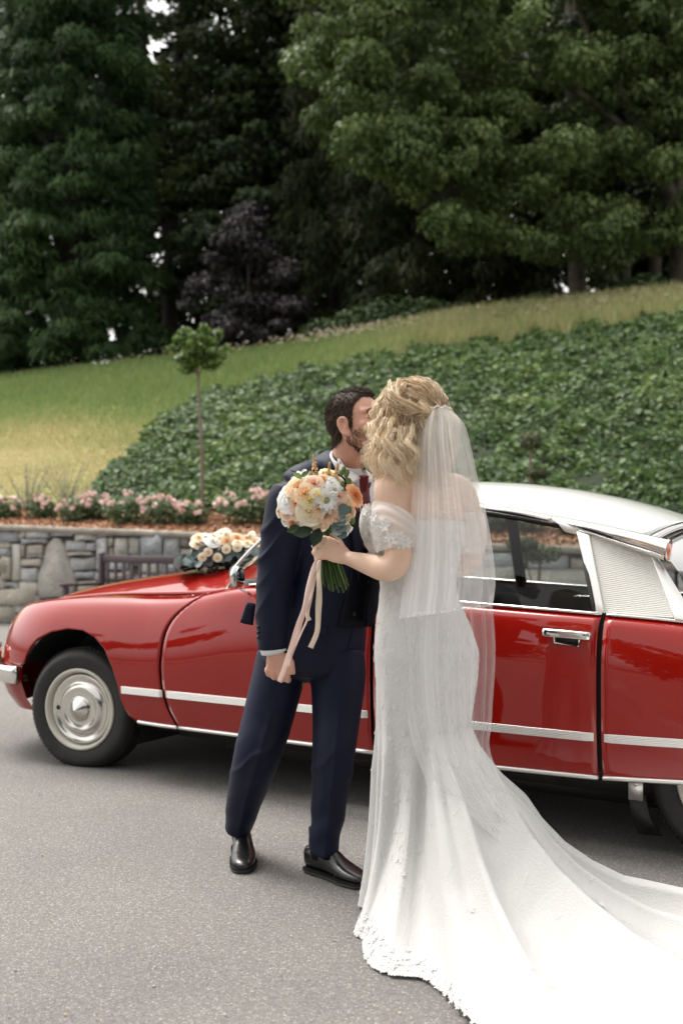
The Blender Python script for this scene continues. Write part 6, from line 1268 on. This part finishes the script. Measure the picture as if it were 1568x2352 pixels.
FL = [('white', 665, 1143, 33, 1), ('peach', 685, 1120, 30, 0), ('peach', 700, 1133, 27, 1), ('cream', 706, 1108, 18, 0), ('blush', 720, 1110, 22, 0), ('blush', 678, 1155, 20, 1), ('blush', 656, 1176, 20, 0), ('blush', 682, 1176, 20, 0), ('cream', 640, 1174, 16, 1), ('blush', 671, 1203, 20, 0), ('cream', 711, 1174, 33, 1), ('yellow', 711, 1148, 20, 0), ('yellow', 730, 1139, 18, 0), ('yellow', 706, 1130, 14, 0), ('star', 749, 1148, 30, 0), ('lis', 749, 1179, 32, 0), ('white', 768, 1122, 20, 1), ('blush', 778, 1138, 20, 1), ('yellow', 754, 1088, 20, 0), ('peach', 743, 1100, 16, 1), ('daisy', 690, 1092, 22, 0), ('peach', 785, 1160, 24, 0), ('cream', 789, 1182, 22, 0), ('white', 794, 1208, 27, 0), ('blush', 804, 1176, 18, 1), ('orange', 818, 1136, 25, 0), ('cream', 692, 1207, 14, 0), ('white', 708, 1205, 18, 1), ('cream', 775, 1104, 16, 0), ('white', 760, 1108, 16, 0), ('cream', 795, 1150, 16, 0), ('blush', 664, 1128, 18, 1), ('peach', 730, 1165, 20, 0), ('cream', 655, 1160, 18, 0), ('white', 652, 1195, 14, 1), ('cream', 735, 1200, 20, 0)]
for kd, u, v, px, ix in FL:
    du, dv = (u - 730) / 95, (v - 1150) / 80; q = min(1, du * du + dv * dv); Y = 3.20 + .12 * q - px * .0003; p = at(u, v, Y); face = unit(p - dome + np.array([0, -.06, .02])); rad = px / FPX * 3.25 * .98
    o = flower(boq, kd, p - face * rad * .35, rad, face, r, ix, bc)
    if kd in ('star', 'lis'): V, F = ellipsoid((0, 0, .16), (.26 if kd == 'star' else .14, .26 if kd == 'star' else .14, .14), None, 12, 8); obj('flower_centre', V, F, mat('pale_centre', (.62, .64, .38), .8, bump=.02, bscale=40) if kd == 'star' else mat('dark_centre', (.06, .025, .01), .7, col2=(.5, .3, .05), scale=9), o)
# stems, tied at the hand, fanning out below
sb = []; 
for k in range(46):
    a, rd = r.uniform(0, 6.28), .026 * r.random() ** .5; mid = at(752, 1258, 3.295) + [math.cos(a) * rd * .75, math.sin(a) * rd * .7, 0]; low = at(770, 1352 + r.uniform(-22, 10), 3.285) + [math.cos(a) * rd * 1.9, math.sin(a) * rd * 1.7, 0]; up = at(735 + math.cos(a + 3.1) * 40, 1185, 3.32) + [0, math.sin(a) * .03, 0]; P = spline([up, mid, low], 12); V, F = loft(P, .0028, seg=6); obj('stem', V - bc, F, M_stemg, boq, tint=np.full(len(V), r.random()))
# foliage
def leafset(name, pts, size, mt, shape, n_=None, spin=None):
    for p, nn, sp_, s in pts: V, F = scatter(np.array([p]), np.array([nn]), s, shape[0], shape[1], spin=np.array([sp_]), r=r); obj(name, V - bc, F, mt, boq, tint=np.full(len(V), r.random()))
rl = (np.array([(0, -.5, 0), (.30, -.2, .1), (.32, .2, .10), (0, .65, 0), (-.32, .2, .10), (-.30, -.2, .1)]), [(0, 1, 2, 3), (0, 3, 4, 5)]); rnd_ = (np.array([(math.cos(t) * .5, math.sin(t) * .5, .05 * math.cos(2 * t)) for t in np.linspace(0, 2 * math.pi, 13)[:-1]]), [tuple(range(12))])
leafset('leaf', [(at(699, 1222, 3.24), (-.2, -1, .3), (-.9, 0, -.2), .060), (at(727, 1232, 3.23), (.1, -1, .3), (-.3, 0, -.9), .062), (at(708, 1215, 3.26), (-.1, -1, .5), (-.5, 0, -.6), .05), (at(676, 1215, 3.28), (-.3, -1, .2), (-1, 0, -.3), .045), (at(812, 1204, 3.29), (.5, -1, .2), (.8, 0, -.5), .04)] , 0, M_dleaf, rl)
leafset('eucalyptus_leaf', [(at(774 + (-1) ** k * 5 + k, 1182 + k * 7.5, 3.235), (.1 * (-1) ** k, -1, .5), (1, 0, .1), .042 - .001 * k) for k in range(7)], 0, M_euc, rnd_)
leafset('eucalyptus_leaf', [(at(790, 1170, 3.22), (.4, -1, .3), (1, 0, 1), .040), (at(783, 1186, 3.23), (.4, -1, .1), (1, 0, .3), .036)], 0, M_euc, rnd_)
leafset('leaf', [(at(u, v, 3.24), r.normal(size=3) * .5 + [0, -1, .4], r.normal(size=3), s) for u, v, s in ((694, 1146, .03), (776, 1149, .03), (790, 1127, .028), (684, 1094, .035), (700, 1090, .03), (800, 1105, .03), (690, 1195, .03), (760, 1168, .03))], 0, M_stemg, rl)
for (u, v) in ((744, 1110), (795, 1090), (789, 1078), (803, 1170), (810, 1197), (700, 1143), (797, 1085), (784, 1085), (786, 1112)): V, F = ellipsoid(at(u, v, 3.25), (.008, .008, .012), None, 10, 8); obj('bud', V - bc, F, M_stemg, boq, tint=np.full(len(V), .95))
# astilbe plumes
M_ast = petalmat('astilbe_plume', [(0, (.74, .48, .22)), (1, (.86, .70, .44))], .8, .2)
for (u0, v0, u1, v1, w_) in ((728, 1120, 719, 1046, 15), (752, 1112, 757, 1064, 9), (768, 1110, 776, 1064, 9), (735, 1118, 742, 1085, 12), (706, 1130, 712, 1085, 11)):
    n_ = 260; t = r.random(n_) ** .8; A, B = at(u0, v0, 3.27), at(u1, v1, 3.27); w0 = w_ / FPX * 3.27 * (1 - t) ** .9; a = r.uniform(0, 6.28, n_); C = A + (B - A) * t[:, None] + np.stack([np.cos(a) * w0, np.sin(a) * w0, r.normal(size=n_) * .002], 1) * r.random((n_, 1)) ** .4
    V, F = scatter(C, r.normal(size=(n_, 3)), r.uniform(.004, .008, n_), quad_t, [(0, 1, 2, 3)], r=r); o = obj('astilbe', V - bc, F, M_ast, boq, False, np.repeat(r.random(n_), 4)); V, F = loft([A, B], [.0015, .0008], seg=6, n=4); obj('stalk', V - bc, F, M_stemg, o, tint=np.full(len(V), .8))
# ribbons
M_rib = whitecloth('blush_ribbon', .55, .3, (.84, .66, .60), .5, edge=.3); M_rib2 = whitecloth('cream_ribbon', 0, .25, (.84, .72, .58), .45)
def ribbon(pts, wpx, mt, Y0, tw=0.):
    P = spline(np.array(pts, float), 50); out = []
    for i, (u, v) in enumerate(P): t = i / 49; Y = Y0 + .012 * math.sin(t * 9 + wpx); d = np.gradient(P, axis=0)[i]; d = d / np.linalg.norm(d); nx = np.array([-d[1], d[0]]); w_ = wpx / 2 * (.55 + .45 * min(1, t * 3)) * (1 - .25 * abs(math.sin(t * 5 + tw))); sl_ = .007 * math.sin(t * 6 + tw); out += [at(u - nx[0] * w_, v - nx[1] * w_, Y - sl_), at(u + nx[0] * w_, v + nx[1] * w_, Y + sl_)]
    o = obj('ribbon', np.array(out) - bc, gridF(50, 2), mt, boq); md = o.modifiers.new('t', 'SOLIDIFY'); md.thickness = .0006
ribbon([(728, 1285), (718, 1310), (708, 1350), (700, 1395), (688, 1430), (672, 1480), (655, 1530), (641, 1566)], 15, M_rib, 3.255); ribbon([(733, 1287), (726, 1325), (714, 1370), (706, 1400), (704, 1425), (692, 1452), (676, 1490), (662, 1530)], 5, M_rib, 3.25, 1.); ribbon([(731, 1288), (721, 1330), (714, 1370), (706, 1410), (711, 1425)], 10, M_rib2, 3.262, 2.); ribbon([(734, 1286), (732, 1320), (733, 1360), (731, 1400), (728, 1450), (713, 1488)], 15, M_rib2, 3.245, .5)
# ---------------------------------------------------------------- flowers on the bonnet
fc = cpt(.60, .95, 1.10); arr = empty('flower_arrangement', fc); tag(arr, 'garland of white and peach flowers with grey leaves lying on the red bonnet', 'flowers')
r = np.random.default_rng(202); Yf = 5.62
for k in range(48):
    u = r.uniform(440, 598); v = 1268 - 34 * r.random() ** .7 * (1 - ((u - 520) / 120) ** 2) - 8 + r.normal() * 2; kd = r.choice(['white', 'white', 'cream', 'cream', 'peach', 'peach']); px = r.uniform(9, 17); p = at(u, v, Yf + r.uniform(-.12, .12)); flower(arr, kd, p, px / FPX * Yf, np.array([r.normal() * .5, -.8, .5 + r.random()]), r, k, fc)
for u, v in ((500, 1281), (478, 1268), (520, 1262), (545, 1258), (465, 1280)): flower(arr, 'cream', at(u, v, Yf - .15), 10 / FPX * Yf, np.array([0, -1, .3]), r, 1, fc)
n_ = 240; uu_ = r.uniform(408, 600, n_); vv_ = np.where(uu_ < 440, r.uniform(1284, 1300, n_), r.uniform(1256, 1298, n_)); C = np.array([at(a, b, Yf + r.uniform(-.12, .14)) for a, b in zip(uu_, vv_)])
V, F = scatter(C, r.normal(size=(n_, 3)) * .6 + [0, -.8, .5], r.uniform(.035, .060, n_), rnd_[0], rnd_[1], r=r); obj('foliage', V - fc, F, M_euc, arr, False, np.repeat(r.random(n_) * .8, 12))
V, F = scatter(C + [0, .06, -.01], r.normal(size=(n_, 3)) * .6 + [0, -.8, .5], .06, rl[0], rl[1], r=r); obj('foliage', V - fc, F, M_dleaf, arr, False, np.repeat(r.random(n_), 6))
